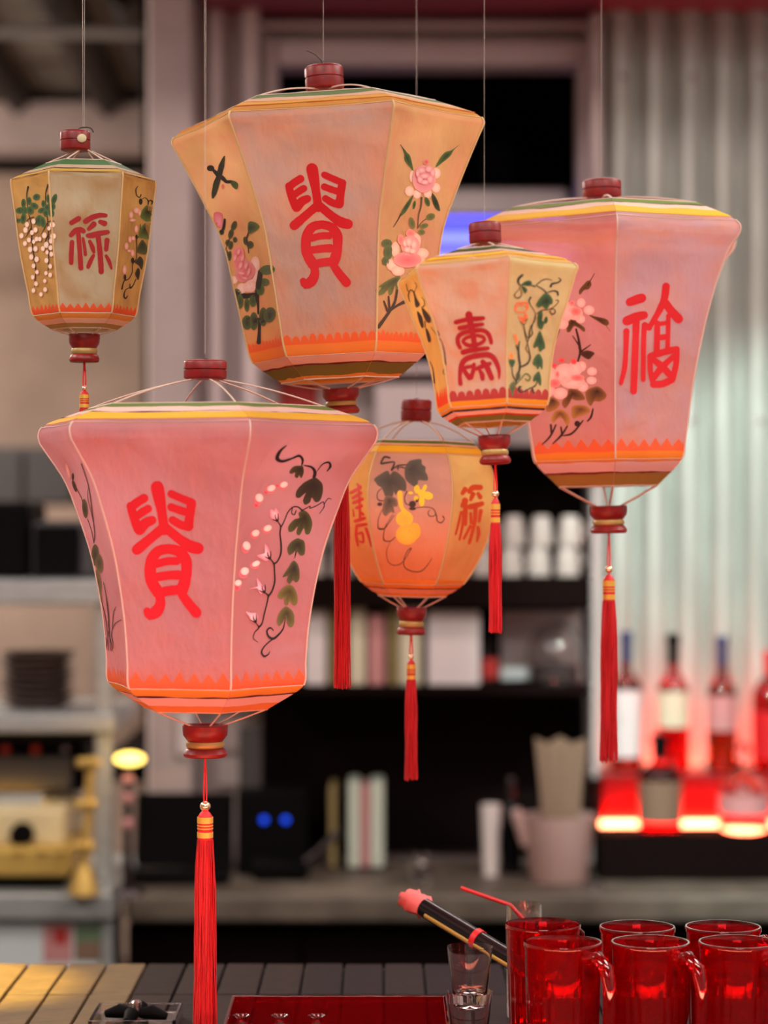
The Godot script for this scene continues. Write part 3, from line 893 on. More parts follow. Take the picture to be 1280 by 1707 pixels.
# ------------------------------------------------------------------ the tiled bar and what stands on it
func build_bar():
	var t := thing("bar_counter", "tiled bar counter running across the foot of the picture", "bar counter", Vector3(0, 0, -2.4))
	part("carcass", box_mb(Vector3(0, 0.505, 0.02), Vector3(3.4, 1.01, 0.98), 0.006), mats.black_wood, t)
	part("grout_bed", box_mb(Vector3(0, 1.026, 0), Vector3(3.44, 0.034, 1.1), 0.004), mats.grout, t)
	var kinds := []
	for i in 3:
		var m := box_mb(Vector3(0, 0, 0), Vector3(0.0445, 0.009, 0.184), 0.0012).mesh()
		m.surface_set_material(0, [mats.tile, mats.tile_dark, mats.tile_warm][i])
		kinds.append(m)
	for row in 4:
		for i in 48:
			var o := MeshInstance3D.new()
			o.mesh = kinds[2 if i < 18 else rng.randi() % 2]  # leftmost columns take the colour with gold light in it
			o.name = "tile"
			t.add_child(o, true)
			o.position = Vector3(-1.128 + i * 0.048, 1.0455 + rng.randf() * 0.0006, -0.45 + row * 0.188)
			o.rotation = Vector3(rng.randf_range(-0.002, 0.002), rng.randf_range(-0.004, 0.004), rng.randf_range(-0.004, 0.004))
	# red mugs
	var proto: Node3D
	for q in [[938, 2.36, "red see-through plastic mug at the left of the front row", -0.9], [1084, 2.36, "red see-through plastic mug in the middle of the front row", -0.85], [1230, 2.36, "red see-through plastic mug at the right of the front row", -0.8], [905, 2.462, "red see-through plastic mug at the left of the back row, behind the others", 0.9], [1062, 2.447, "red see-through plastic mug second in the back row", -0.9], [1205, 2.447, "red see-through plastic mug third in the back row", -0.7], [1346, 2.447, "red see-through plastic mug cut off by the frame's right edge", -0.9]]:
		var m: Node3D
		if proto == null:
			m = thing("beer_mug", q[2], "mug", Vector3.ZERO, "red mugs on the bar")
			proto = m
			var r := 0.0385
			var h := 0.131
			part("cup", turned_fluted(r, h), mats.red_acrylic, m)
			var hd := MB.new()
			hd.tube([Vector3(r * 0.92, h * 0.90, 0), Vector3(r * 1.25, h * 0.93, 0), Vector3(r * 1.62, h * 0.86, 0), Vector3(r * 1.74, h * 0.70, 0), Vector3(r * 1.70, h * 0.45, 0), Vector3(r * 1.52, h * 0.24, 0), Vector3(r * 1.2, h * 0.16, 0), Vector3(r * 0.9, h * 0.18, 0)], [0.0085, 0.009, 0.0085, 0.0075, 0.0075, 0.0075, 0.008, 0.008], 12, true, 0.7)
			part("handle", hd, mats.red_acrylic, m)
		else:
			m = proto.duplicate()
			m.name = numbered("beer_mug")
			add_child(m)
			m.set_meta("label", q[2])
		m.position = Vector3((q[0] - 640.0) / FPX * q[1], 1.05, -q[1])
		m.rotation.y = q[3]
	# two shot glasses, one in the other
	for i in 2:
		var g := thing("shot_glass", ["lower of two nested shot glasses left of the red mugs", "upper of two nested shot glasses left of the red mugs"][i], "shot glass", Vector3((783 - 640.0) / FPX * 2.46, 1.05 + i * 0.046, -2.46), "nested shot glasses")
		part("glass", turned([Vector2(0, 0.003), Vector2(0.014, 0.0), Vector2(0.0165, 0.002), Vector2(0.0235, 0.062), Vector2(0.0226, 0.0622), Vector2(0.0178, 0.020), Vector2(0.0158, 0.0145), Vector2(0, 0.013)], 32), mats.clear_glass, g)
	# tumbler with a red straw behind the mugs
	var tb := thing("tumbler", "clear glass tumbler behind the left mugs, holding a red straw", "tumbler", Vector3((873 - 640.0) / FPX * 2.63, 1.05, -2.63))
	part("glass", turned([Vector2(0, 0.004), Vector2(0.017, 0.0), Vector2(0.0185, 0.003), Vector2(0.0195, 0.124), Vector2(0.0183, 0.124), Vector2(0.0168, 0.016), Vector2(0, 0.014)], 32), mats.clear_glass, tb)
	var st := MB.new()
	var s0 := px(872, 1532, 2.63)
	st.tube([s0, px(851, 1509, 2.632), px(768, 1480, 2.64)], 0.0022, 8)
	for i in st.v.size(): st.v[i] -= s0
	var so := part("red_straw", st, mats.red_plastic, self)
	so.position = s0
	tag(so, "thin red straw poking out to the left from the clear tumbler", "straw")
	# dark rod with a pink crumpled tip
	var r0 := px(905, 1632, 2.53)
	var r1 := px(706, 1512, 2.63)
	var rod := thing("wrapped_rod", "dark bamboo rod with a crumpled pink tip leaning behind the red mugs", "rod", r0)
	var along := (r1 - r0)
	st = MB.new()
	st.tube([Vector3.ZERO, along * 0.5, along], 0.0105, 14)
	part("shaft", st, mats.bottle_black, rod)
	st = MB.new()
	st.tube([Vector3(-0.001, -0.0045, 0.008), along * 0.97 + Vector3(-0.001, -0.0045, 0.008)], 0.0042, 8)
	part("bamboo_edge", st, mats.brass, rod)
	st = MB.new()
	st.tube([along * 0.52, along * 0.56], 0.0118, 14)
	part("red_ring", st, mats.red_plastic, rod)
	st = MB.new()
	st.ball(Vector3.ZERO, Vector3(0.021, 0.0125, 0.013), 22, 14)
	for i in st.v.size():
		var p := st.v[i]
		st.v[i] = along * 1.06 + Basis(Vector3.BACK, -0.5) * (p * (1.0 + 0.5 * noise.get_noise_3d(p.x * 95.0, p.y * 95.0, p.z * 95.0)))
	part("paper_tip", st, mats.pink_tissue, rod)
	# red acrylic box with three little glasses
	var x0 := (386 - 640.0) / FPX * 2.5
	var x1 := (744 - 640.0) / FPX * 2.5
	var tr := thing("acrylic_tray", "low red see-through tray on the bar left of the shot glasses", "tray", Vector3((x0 + x1) / 2, 1.05, -2.4))
	var hx := (x1 - x0) / 2
	part("base", box_mb(Vector3(0, 0.002, 0), Vector3(hx * 2, 0.004, 0.2), 0.001), mats.red_acrylic, tr)
	for z in [-0.1, 0.1]: part("wall", box_mb(Vector3(0, 0.027, z), Vector3(hx * 2, 0.046, 0.004), 0.001), mats.red_acrylic, tr)
	for x in [-1.0, 1.0]: part("wall", box_mb(Vector3(x * (hx - 0.002), 0.027, 0), Vector3(0.004, 0.046, 0.195), 0.001), mats.red_acrylic, tr)
	for i in 3:
		var d := 2.44
		var g := thing("tiny_glass", ["leftmost tiny glass in the red tray", "middle tiny glass in the red tray", "rightmost tiny glass in the red tray"][i], "glass", Vector3(([402, 466, 528][i] - 640.0) / FPX * d, 1.054, -d), "tiny glasses in the red tray")
		part("glass", turned([Vector2(0, 0.002), Vector2(0.008, 0), Vector2(0.0085, 0.026), Vector2(0.0055, 0.031), Vector2(0.0055, 0.036), Vector2(0.009, 0.038), Vector2(0.008, 0.0385), Vector2(0.0045, 0.036), Vector2(0.0045, 0.030), Vector2(0.0075, 0.025), Vector2(0.0072, 0.005), Vector2(0, 0.005)], 20), mats.clear_glass, g)
	# clear dish with a black squeezer
	var dx := (226 - 640.0) / FPX * 2.58
	var dish := thing("glass_dish", "clear square dish on the bar left of the long tassel", "dish", Vector3(dx, 1.05, -2.585))
	part("base", box_mb(Vector3(0, 0.003, 0), Vector3(0.092, 0.006, 0.092), 0.001), mats.clear_glass, dish)
	for z in [-1.0, 1.0]:
		part("wall", box_mb(Vector3(0, 0.011, z * 0.044), Vector3(0.092, 0.01, 0.004), 0.001), mats.clear_glass, dish)
		part("wall", box_mb(Vector3(z * 0.044, 0.011, 0), Vector3(0.004, 0.01, 0.084), 0.001), mats.clear_glass, dish)
	var sq := thing("citrus_squeezer", "black four-armed tool with a metal hub lying in the clear dish", "tool", Vector3(dx, 1.058, -2.585))
	for a in 4:
		st = MB.new()
		var dir := Vector3(cos(a * PI / 2 + 0.2), 0, sin(a * PI / 2 + 0.2))
		st.tube([dir * 0.004 + Vector3(0, 0.006, 0), dir * 0.018 + Vector3(0, 0.008, 0), dir * 0.034 + Vector3(0, 0.004, 0)], [0.005, 0.008, 0.004], 10)
		part("arm", st, mats.black_plastic, sq)
	part("hub", turned([Vector2(0, 0), Vector2(0.006, 0), Vector2(0.006, 0.018), Vector2(0.004, 0.02), Vector2(0, 0.02)], 16), mats.steel, sq)

func turned_fluted(r: float, h: float) -> MB:
	var mb := MB.new()
	var prof := [Vector2(0, 0.006), Vector2(r * 0.78, 0.004), Vector2(r * 0.84, 0.0), Vector2(r * 0.88, 0.003), Vector2(r * 0.90, h * 0.30), Vector2(r * 0.93, h * 0.62), Vector2(r * 0.935, h * 0.635), Vector2(r * 0.945, h * 0.65), Vector2(r * 0.97, h * 0.95), Vector2(r, h * 0.965), Vector2(r, h * 0.99), Vector2(r * 0.985, h), Vector2(r * 0.945, h), Vector2(r * 0.92, h * 0.97), Vector2(r * 0.88, h * 0.5), Vector2(r * 0.82, 0.014), Vector2(0, 0.012)]
	var fl := []
	for p in prof: fl.append(0.0)
	for i in range(3, 6): fl[i] = 0.012
	mb.lathe(prof, 96, Vector3.ZERO, Basis.IDENTITY, fl, 24)
	return mb

# ------------------------------------------------------------------ lanterns
# A lantern is six silk panels between bent ribs. Its shape: rib directions (angs) and a profile of [height, radius] pairs
# (in units of k metres) from the top opening over the shoulder (index sh) and the lower corner (index bs) to the bottom opening.
class Lantern:
	var root: Node3D
	var xf: Transform3D
	var inv: Transform3D
	var k := 0.001
	var d := 2.4
	var cy := 0.0
	var prof := []
	var angs := []
	var sh := 2.0
	var bs := 6.0
	var sag := 0.03
	var grid := []
	var noise: FastNoiseLite
	var eye: Vector3
	var f := 4030.0
	var cur := Vector2(0.5, 3.0)
	var panels := []

	func at_t(t: float) -> Vector2:   # (radius, height) in units of k
		t = clampf(t, 0.0, prof.size() - 1.0)
		var i := mini(int(t), prof.size() - 2)
		var u := t - i
		var p1 := Vector2(prof[i][1], prof[i][0])
		var p2 := Vector2(prof[i + 1][1], prof[i + 1][0])
		var p0 := Vector2(prof[i - 1][1], prof[i - 1][0]) if i > 0 else p1 * 2 - p2
		var p3 := Vector2(prof[i + 2][1], prof[i + 2][0]) if i + 2 < prof.size() else p2 * 2 - p1
		# tangents limited by the shorter neighbour, so that tight corners stay tight
		var l0 := maxf((p1 - p0).length(), 0.01)
		var l1 := maxf((p2 - p1).length(), 0.01)
		var l2 := maxf((p3 - p2).length(), 0.01)
		var m1 := ((p1 - p0) / l0 + (p2 - p1) / l1) * 0.5 * minf(l0, l1)
		var m2 := ((p2 - p1) / l1 + (p3 - p2) / l2) * 0.5 * minf(l1, l2)
		var u2 := u * u
		var u3 := u2 * u
		return p1 * (2 * u3 - 3 * u2 + 1) + m1 * (u3 - 2 * u2 + u) + p2 * (-2 * u3 + 3 * u2) + m2 * (u3 - u2)

	func rib(i: int, t: float) -> Vector3:
		var q := at_t(t)
		var a := deg_to_rad(angs[posmod(i, 6)])
		return Vector3(sin(a) * q.x, -(q.y - cy), cos(a) * q.x) * k

	func skin(u: float, t: float) -> Vector3:   # local point of the silk: panel number and share across it, place along the profile
		var i := int(floorf(u))
		var w := u - i
		var a := rib(i, t)
		var b := rib(i + 1, t)
		var p := a.lerp(b, w)
		var s := sag * 4 * w * (1 - w)
		if t < sh: s *= t / sh * 0.6 + 0.2
		p.x *= 1 - s
		p.z *= 1 - s
		var wr := noise.get_noise_3d(p.x * 14.0 + 3.0 * i, p.y * 9.0, p.z * 14.0 + d) * 0.0022 * minf(1.0, 6 * w * (1 - w))
		return p + Vector3(p.x, 0, p.z).normalized() * wr

	func normal(u: float, t: float) -> Vector3:
		var e := 0.04
		var fu := clampf(u - floorf(u), e, 1 - e) + floorf(u)
		var tt := clampf(t, e, prof.size() - 1.0 - e)
		var nn := (skin(fu + e, tt) - skin(fu - e, tt)).cross(skin(fu, tt + e) - skin(fu, tt - e)).normalized()
		var p := skin(fu, tt)
		return nn if nn.dot(Vector3(p.x, 0.02 if t < sh else -0.02, p.z)) > 0 else -nn

	func seen(u: float, t: float) -> Vector2:
		var p := xf * skin(u, t) - eye
		return Vector2(640.0 + f * p.x / -p.z, 853.5 - f * p.y / -p.z)

	func find(q: Vector2, fresh := false) -> Vector2:
		# the place on the silk that the painter's point q belongs to
		if grid.is_empty():
			for i in 6:
				var mid := xf * skin(i + 0.5, (sh + bs) / 2) - xf.origin
				if (xf.basis * normal(i + 0.5, (sh + bs) / 2)).dot((eye - xf.origin - mid).normalized()) < 0.05: continue
				for a in 8:
					for b in 13:
						var u := i + (a + 0.5) / 8.0
						var t := sh + (bs - sh) * (b / 12.0)
						grid.append([u, t, seen(u, t)])
		var best := cur
		if fresh or seen(cur.x, cur.y).distance_to(q) > 25.0:
			var bd := 1e9
			for g in grid:
				var dd: float = g[2].distance_squared_to(q)
				if dd < bd:
					bd = dd
					best = Vector2(g[0], g[1])
		var kept := best
		var least := 1e9
		for it in 10:
			var s := seen(best.x, best.y)
			var er := q - s
			if er.length() < least:
				least = er.length()
				kept = best
			if least < 0.03: break
			var e := 0.01
			var ju := (seen(best.x + e, best.y) - s) / e
			var jt := (seen(best.x, best.y + e) - s) / e
			var det := ju.x * jt.y - ju.y * jt.x
			if absf(det) < 1e-4: break
			var st := Vector2((er.x * jt.y - er.y * jt.x) / det, (ju.x * er.y - ju.y * er.x) / det)
			best += st.limit_length(0.35)
			best.y = clampf(best.y, 0.05, prof.size() - 1.05)
		cur = kept
		return kept

	func on(q: Vector2, lift: float) -> Array:   # [local point a little proud of the silk, normal]
		var w := find(q)
		var nn := normal(w.x, w.y)
		return [skin(w.x, w.y) + nn * lift, nn]

# the sheet a motif was measured on: origin and scale of its enlargement
var sheet := Transform2D()
var lan: Lantern
var ink: MB
var lift := 0.0006

func on_sheet(x0: float, y0: float, s: float, sx := 1.0, ox := 0.0, sy := 1.0, oy := 0.0):
	sheet = Transform2D(Vector2(sx / s, 0), Vector2(0, sy / s), Vector2(x0 + ox / s, y0 + oy / s))

func pts(flat: Array) -> Array:
	var r := []
	for i in range(0, flat.size() - 1, 2): r.append(sheet * Vector2(flat[i], flat[i + 1]))
	return r

func curve(p: Array, step: float, closed := false) -> Array:   # Catmull-Rom through the points; [point, share of the way]
	var r := []
	var m := p.size()
	var last := m if closed else m - 1
	for i in last:
		var p0: Vector2 = p[(i - 1 + m) % m] if closed else p[maxi(i - 1, 0)]
		var p1: Vector2 = p[i]
		var p2: Vector2 = p[(i + 1) % m]
		var p3: Vector2 = p[(i + 2) % m] if closed else p[mini(i + 2, m - 1)]
		var k := clampi(int(ceilf(p1.distance_to(p2) / step)), 1, 9)
		for j in k:
			r.append([p1.cubic_interpolate(p2, p0, p3, float(j) / k), (i + float(j) / k) / last])
	if not closed: r.append([p[m - 1], 1.0])
	return r

func brush(flat: Array, w, c: Color, c2 = null):
	# one stroke; w: a width or widths spread over its length, in sheet units
	var p := pts(flat)
	var ws: Array = w if w is Array else [w, w]
	var sc: float = sheet.x.x
	var cv := curve(p, maxf(1.2, ws.max() * sc * 0.3))
	lan.find(cv[0][0], true)
	var lp := []
	for i in cv.size():
		var a: Vector2 = cv[maxi(i - 1, 0)][0]
		var b: Vector2 = cv[mini(i + 1, cv.size() - 1)][0]
		var t := (b - a).normalized()
		var s: float = cv[i][1] * (ws.size() - 1)
		var j := mini(int(s), ws.size() - 2)
		var hw: float = lerpf(ws[j], ws[j + 1], s - j) * sc * 0.5
		hw *= 1.0 + 0.07 * noise.get_noise_2d(cv[i][0].x * 0.35, cv[i][0].y * 0.35)
		lp.append([cv[i][0], Vector2(-t.y, t.x) * hw, t * hw, c if c2 == null else c.lerp(c2, cv[i][1])])
	var prev := []
	for e in lp:
		var row := [lan.on(e[0] + e[1], lift), lan.on(e[0] - e[1], lift), e[3]]
		if prev:
			ink.tri(prev[0][0], prev[1][0], row[1][0], prev[0][1], prev[1][1], row[1][1], prev[2], prev[2], row[2])
			ink.tri(prev[0][0], row[1][0], row[0][0], prev[0][1], row[1][1], row[0][1], prev[2], row[2], row[2])
		prev = row
	for e in [[lp[0], -1.0], [lp[-1], 1.0]]:   # round ends
		var o: Array = e[0]
		if o[1].length() < 0.7: continue
		var mid := lan.on(o[0], lift)
		var rim := []
		for i in 7:
			var a := PI * i / 6.0
			rim.append(lan.on(o[0] + o[1] * cos(a) + o[2] * sin(a) * e[1], lift))
		for i in 6:
			ink.tri(mid[0], rim[i][0], rim[i + 1][0], mid[1], rim[i][1], rim[i + 1][1], o[3], o[3], o[3])

func shape(flat: Array, c: Color, edge = null, heart = null, soft := 2.2):
	# a filled outline, coloured c round its heart (sheet units; the middle if none) and edge at its rim
	var p := pts(flat)
	var cv := curve(p, soft, true)
	var o := Vector2.ZERO
	if heart == null:
		for q in cv: o += q[0]
		o /= cv.size()
	else:
		o = sheet * Vector2(heart[0], heart[1])
	lan.find(o, true)
	var e: Color = c if edge == null else edge
	var mid := lan.on(o, lift)
	var half := c.lerp(e, 0.45)
	var rims := []
	var ins := []
	for q in cv:
		ins.append(lan.on(o.lerp(q[0], 0.55), lift))
		rims.append(lan.on(q[0], lift))
	for i in cv.size():
		var j := (i + 1) % cv.size()
		ink.tri(mid[0], ins[i][0], ins[j][0], mid[1], ins[i][1], ins[j][1], c, half, half)
		ink.tri(ins[i][0], rims[i][0], rims[j][0], ins[i][1], rims[i][1], rims[j][1], half, e, e)
		ink.tri(ins[i][0], rims[j][0], ins[j][0], ins[i][1], rims[j][1], ins[j][1], half, e, half)

func dab(x: float, y: float, rx: float, ry: float, c: Color, edge = null, deg := 0.0):
	var flat := []
	for i in 8:
		var a := TAU * i / 8.0
		var q := Vector2(cos(a) * rx, sin(a) * ry).rotated(deg_to_rad(deg))
		flat.append(x + q.x)
		flat.append(y + q.y)
	shape(flat, c, edge)

func painted(called: String, panel: int, what: Callable, label := ""):
	ink = MB.new()
	ink.colored = true
	lift = 0.0006
	what.call()
	var o := part(called, ink, mats.motif_paint, lan.panels[panel])
	if label: o.set_meta("label", label)

# paint that runs round the lantern between two places of the profile; each edge wavers a little
func band(called: String, t0: float, t1: float, c: Color, wav := 0.05, seed_at := 0.0, lifted := 0.0007):
	ink = MB.new()
	ink.colored = true
	for i in 6:
		var prev := []
		for a in 15:
			var u := i + a / 14.0
			var g0 := t0 + wav * noise.get_noise_2d(u * 1.7 + seed_at, t0 * 7.0)
			var g1 := t1 + wav * noise.get_noise_2d(u * 1.7 + seed_at, t1 * 7.0)
			var uu := minf(u, i + 0.9999)
			var row := []
			for b in 5:
				var t := lerpf(g0, g1, b / 4.0)
				var nn := lan.normal(uu, t)
				row.append([lan.skin(uu, t) + nn * lifted, nn])
			if prev:
				for b in 4:
					ink.quad(prev[b][0], prev[b + 1][0], row[b + 1][0], row[b][0], prev[b][1], prev[b + 1][1], row[b + 1][1], row[b][1])
			prev = row
	ink.c.fill(c)
	part(called, ink, mats.paint, lan.root)

# a border of painted teeth or scallops standing on a line
func teeth(called: String, t0: float, t1: float, each: int, c: Color, round_ := false, only := []):
	ink = MB.new()
	ink.colored = true
	for i in 6:
		if only and not i in only: continue
		var m := each * 8
		var prev := []
		for a in m + 1:
			var u := minf(i + float(a) / m, i + 0.9999)
			var ph := fposmod(float(a) / 8.0, 1.0)
			var hgt := sqrt(maxf(0.0, 1.0 - pow(2 * ph - 1, 2))) if round_ else 1.0 - absf(2 * ph - 1)
			hgt = 0.42 + 0.58 * hgt * (1.0 + 0.3 * noise.get_noise_2d(floorf(a / 8.0) * 5.1, i * 9.0))
			var g0 := lerpf(t1, t0, hgt)
			var row := []
			for b in 3:
				var t := lerpf(g0, t1, b / 2.0)
				var nn := lan.normal(u, t)
				row.append([lan.skin(u, t) + nn * 0.0005, nn])
			if prev:
				for b in 2:
					ink.quad(prev[b][0], prev[b + 1][0], row[b + 1][0], row[b][0], prev[b][1], prev[b + 1][1], row[b + 1][1], row[b][1])
			prev = row
	ink.c.fill(c)
	part(called, ink, mats.paint, lan.root)

func lantern(s: Dictionary) -> Lantern:
	var L := Lantern.new()
	lan = L
	L.d = s.d
	L.k = s.d / FPX
	L.cy = s.cy
	L.prof = s.prof
	L.angs = s.angs
	L.sh = s.sh
	L.bs = s.bs
	L.sag = s.get("sag", 0.03)
	L.noise = noise
	L.eye = EYE
	L.f = FPX
	var o := thing("silk_lantern", s.label, "lantern", px(s.cx, s.cy, s.d), "painted silk lanterns hanging over the bar")
	o.rotation = Vector3(deg_to_rad(-s.get("pitch", 0.0)), 0, deg_to_rad(s.roll))
	L.root = o
	L.xf = o.transform
	var k := L.k
	var np: int = s.prof.size() - 1
	# silk: for every side a yoke, a tall panel and a hem
	var kinds := [["yoke_panel", 0.0, L.sh, 6], ["silk_panel", L.sh, L.bs, 26], ["hem_panel", L.bs, float(np), 5]]
	for i in 6:
		for kd in kinds:
			var mb := MB.new()
			mb.colored = true
			var nt: int = kd[3]
			var rows := []
			for b in nt + 1:
				var row := []
				for a in 13:
					var u := minf(i + a / 12.0, i + 0.9999)
					var t: float = lerpf(kd[1], kd[2], float(b) / nt)
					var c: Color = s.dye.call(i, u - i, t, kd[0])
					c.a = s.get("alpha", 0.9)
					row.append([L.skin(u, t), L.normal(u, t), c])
				rows.append(row)
			for b in nt:
				for a in 12:
					var q := [rows[b][a], rows[b][a + 1], rows[b + 1][a + 1], rows[b + 1][a]]
					mb.tri(q[0][0], q[1][0], q[2][0], q[0][1], q[1][1], q[2][1], q[0][2], q[1][2], q[2][2])
					mb.tri(q[0][0], q[2][0], q[3][0], q[0][1], q[2][1], q[3][1], q[0][2], q[2][2], q[3][2])
			var pm := part(kd[0], mb, mats.silk, o)
			if kd[0] == "silk_panel": L.panels.append(pm)
	# ribs under the silk edges, and the hoop at the shoulder
	var rm: Material = mats[s.get("rib", "rib_white")]
	for i in 6:
		var path := []
		for b in 41:
			var t := lerpf(L.sh * 0.96, L.bs, b / 40.0)
			var p := L.rib(i, t)
			path.append(p + Vector3(p.x, 0, p.z).normalized() * 0.0006)
		var mb := MB.new()
		mb.tube(path, s.get("rib_r", 2.0) * k, 7)
		part("rib", mb, rm, o)
	for tt in [L.sh, L.bs, float(np), 0.0]:
		var mb := MB.new()
		for i in 6:
			var path := []
			for a in 11: path.append(L.skin(minf(i + a / 10.0, i + 0.9999), tt) + L.normal(i + clampf(a / 10.0, 0.05, 0.95), tt) * 0.0004)
			mb.tube(path, (0.8 if tt == L.sh or tt == L.bs else 1.3) * k, 5)
		part("hoop", mb, mats.wire if tt != L.sh else rm, o)
	# turned top cap
	var cap: Array = s.cap   # top, bottom, radius
	var yl := func(y: float) -> float: return -(y - s.cy) * k
	var r: float = cap[2] * k
	var y0: float = yl.call(cap[1])
	var y1: float = yl.call(cap[0])
	var g := (y1 - y0)
	var mc := MB.new()
	mc.lathe([Vector2(0, y0), Vector2(r * 0.9, y0), Vector2(r * 0.98, y0 + g * 0.05), Vector2(r, y0 + g * 0.1), Vector2(r, y0 + g * 0.46), Vector2(r * 0.94, y0 + g * 0.48), Vector2(r * 0.94, y0 + g * 0.52), Vector2(r, y0 + g * 0.54), Vector2(r, y1 - g * 0.12), Vector2(r * 0.97, y1 - g * 0.05), Vector2(r * 0.88, y1), Vector2(0, y1)], 32)
	if s.get("cap_tilt", 0.0) != 0.0:
		var tb := Basis(Vector3.BACK, deg_to_rad(s.cap_tilt))
		var pv := Vector3(0, y0, 0)
		for i in mc.v.size(): mc.v[i] = mc.v[i] - tb * pv + pv
	part("top_cap", mc, mats.lacquer, o)
	mc = MB.new()   # the wire loop the lantern hangs from
	var hook := []
	for i in 13:
		var a := PI * i / 12.0
		hook.append(Vector3(cos(a) * r * 0.62 * s.get("loop", 0.3) + (r * 0.12 if s.get("loop", 0.3) > 0.5 else 0.0), y1 - 0.001 + sin(a) * r * 0.42 * s.get("loop", 0.3), 0.002 * sin(3 * a)))
	mc.tube(hook, 1.0 * k, 6)
	part("hanging_loop", mc, mats.dark_wire, o)
	if s.has("wire"):   # a loose end of wire standing up from the cap
		mc = MB.new()
		mc.tube([Vector3(0, y1, 0), Vector3(-0.1 * r, y1 + r * 0.3, 0.002), Vector3(-0.4 * r, y1 + r * 0.6, 0.004), Vector3(-0.85 * r, y1 + r * 0.85, 0.004)], 1.0 * k, 6)
		part("loose_wire", mc, mats.dark_wire, o)
	if s.has("dot"):
		mc = MB.new()
		mc.ball(Vector3(s.dot[0] * k, yl.call(s.dot[1]), r * 0.98), Vector3(s.dot[2] * k, s.dot[2] * k * 0.9, 0.0012), 14, 8)
		part("cream_dot", mc, mats.cream_enamel, o)
	# stay wires from the cap to the top opening, and from the bottom opening to the turned foot
	for i in 6:
		var top := L.rib(i, 0.0)
		var dirn := Vector3(top.x, 0, top.z).normalized()
		var mb := MB.new()
		var path := []
		for b in 9:
			var w := b / 8.0
			var p := (dirn * r * 0.55 + Vector3(0, y0, 0)).lerp(top, w)
			path.append(p + Vector3(0, s.get("stay_bow", 4.0) * k * 4 * w * (1 - w), 0))
		mb.tube(path, s.get("stay_r", 1.5) * k, 6)
		part("top_stay", mb, mats.wire, o)
	var fo: Array = s.foot   # top, bottom, radius
	var fr: float = fo[2] * k
	var f1: float = yl.call(fo[0])
	var f0: float = yl.call(fo[1])
	for i in 6:
		var bot := L.rib(i, float(np))
		var dirn := Vector3(bot.x, 0, bot.z).normalized()
		var mb := MB.new()
		mb.tube([bot, bot.lerp(dirn * fr * 0.6 + Vector3(0, f1 - 0.001, 0), 0.5) + Vector3(0, -1.5 * k, 0), dirn * fr * 0.6 + Vector3(0, f1 - 0.002, 0)], s.get("stay_r", 1.5) * k, 6)
		part("bottom_stay", mb, mats.wire, o)
	var h := f1 - f0
	mc = MB.new()
	mc.lathe([Vector2(0, f0 + h * 0.5), Vector2(fr * 0.72, f0 + h * 0.47), Vector2(fr * 0.82, f0 + h * 0.54), Vector2(fr * 0.97, f0 + h * 0.68), Vector2(fr, f0 + h * 0.84), Vector2(fr, f0 + h * 0.97), Vector2(fr * 0.95, f1), Vector2(fr * 0.6, f1), Vector2(fr * 0.55, f1 - h * 0.06), Vector2(0, f1 - h * 0.06)], 32)
	var foot := part("turned_foot", mc, mats.lacquer, o)
	mc = MB.new()
	mc.lathe([Vector2(fr * 0.6, f0 + h * 0.27), Vector2(fr * 0.78, f0 + h * 0.29), Vector2(fr * 0.84, f0 + h * 0.34), Vector2(fr * 0.84, f0 + h * 0.44), Vector2(fr * 0.78, f0 + h * 0.49), Vector2(fr * 0.6, f0 + h * 0.5)], 28)
	part("gold_ring", mc, mats.dull_gold, foot)
	mc = MB.new()
	mc.lathe([Vector2(0, f0), Vector2(fr * 0.86, f0), Vector2(fr * 0.94, f0 + h * 0.03), Vector2(fr * 0.98, f0 + h * 0.12), Vector2(fr * 0.88, f0 + h * 0.24), Vector2(fr * 0.76, f0 + h * 0.3), Vector2(0, f0 + h * 0.3)], 28)
	part("base_ring", mc, mats.lacquer, foot)
	# tassel
	var ts: Dictionary = s.tassel
	var node := Node3D.new()
	node.name = "tassel"
	o.add_child(node, true)
	node.basis = o.basis.inverse()   # hangs plumb
	node.position = Vector3(0, f0, 0)
	var ty := func(y: float) -> float: return -(y - fo[1]) * k
	var br: float = ts.bead * k
	var by: float = ty.call(ts.bead_y)
	mc = MB.new()
	for sx in [-1.0, 1.0]:
		mc.tube([Vector3(0, 0.002, 0), Vector3(sx * 1.2 * k, by * 0.3, 0), Vector3(sx * 2.4 * k, by * 0.7, 0.0), Vector3(sx * 2.0 * k, by + br, 0), Vector3(0, by - br * 1.3, 0)], 1.3 * k, 6)
	mc.ball(Vector3(0, -3.0 * k, 0), Vector3(2.2, 4.5, 2.2) * k, 8, 6)
	part("cord", mc, mats.red_cord, node)
	mc = MB.new()
	mc.ball(Vector3(0, by, 0), Vector3(br, br * 0.95, br), 18, 12)
	part("bead", mc, mats.bead, node)
	var ht: float = ty.call(ts.head[0])
	var hb: float = ty.call(ts.head[1])
	var hr: float = ts.head[2] * k
	var hh := ht - hb
	mc = MB.new()
	mc.lathe([Vector2(0, hb), Vector2(hr * 0.96, hb), Vector2(hr * 0.96, ht - hh * 0.22), Vector2(hr * 0.7, ht - hh * 0.1), Vector2(hr * 0.35, ht), Vector2(0, ht)], 20)
	part("head", mc, mats.thread, node)
	mc = MB.new()
	for e in [[0.08, 0.27], [0.37, 0.41], [0.47, 0.51], [0.57, 0.78]]:
		mc.lathe([Vector2(hr * 0.9, hb + hh * e[0]), Vector2(hr * 1.03, hb + hh * e[0]), Vector2(hr * 1.03, hb + hh * e[1]), Vector2(hr * 0.9, hb + hh * e[1])], 20)
	part("gold_band", mc, mats.gold, node)
	var sb: float = ty.call(ts.end)
	var sr: float = ts.r * k
	mc = MB.new()
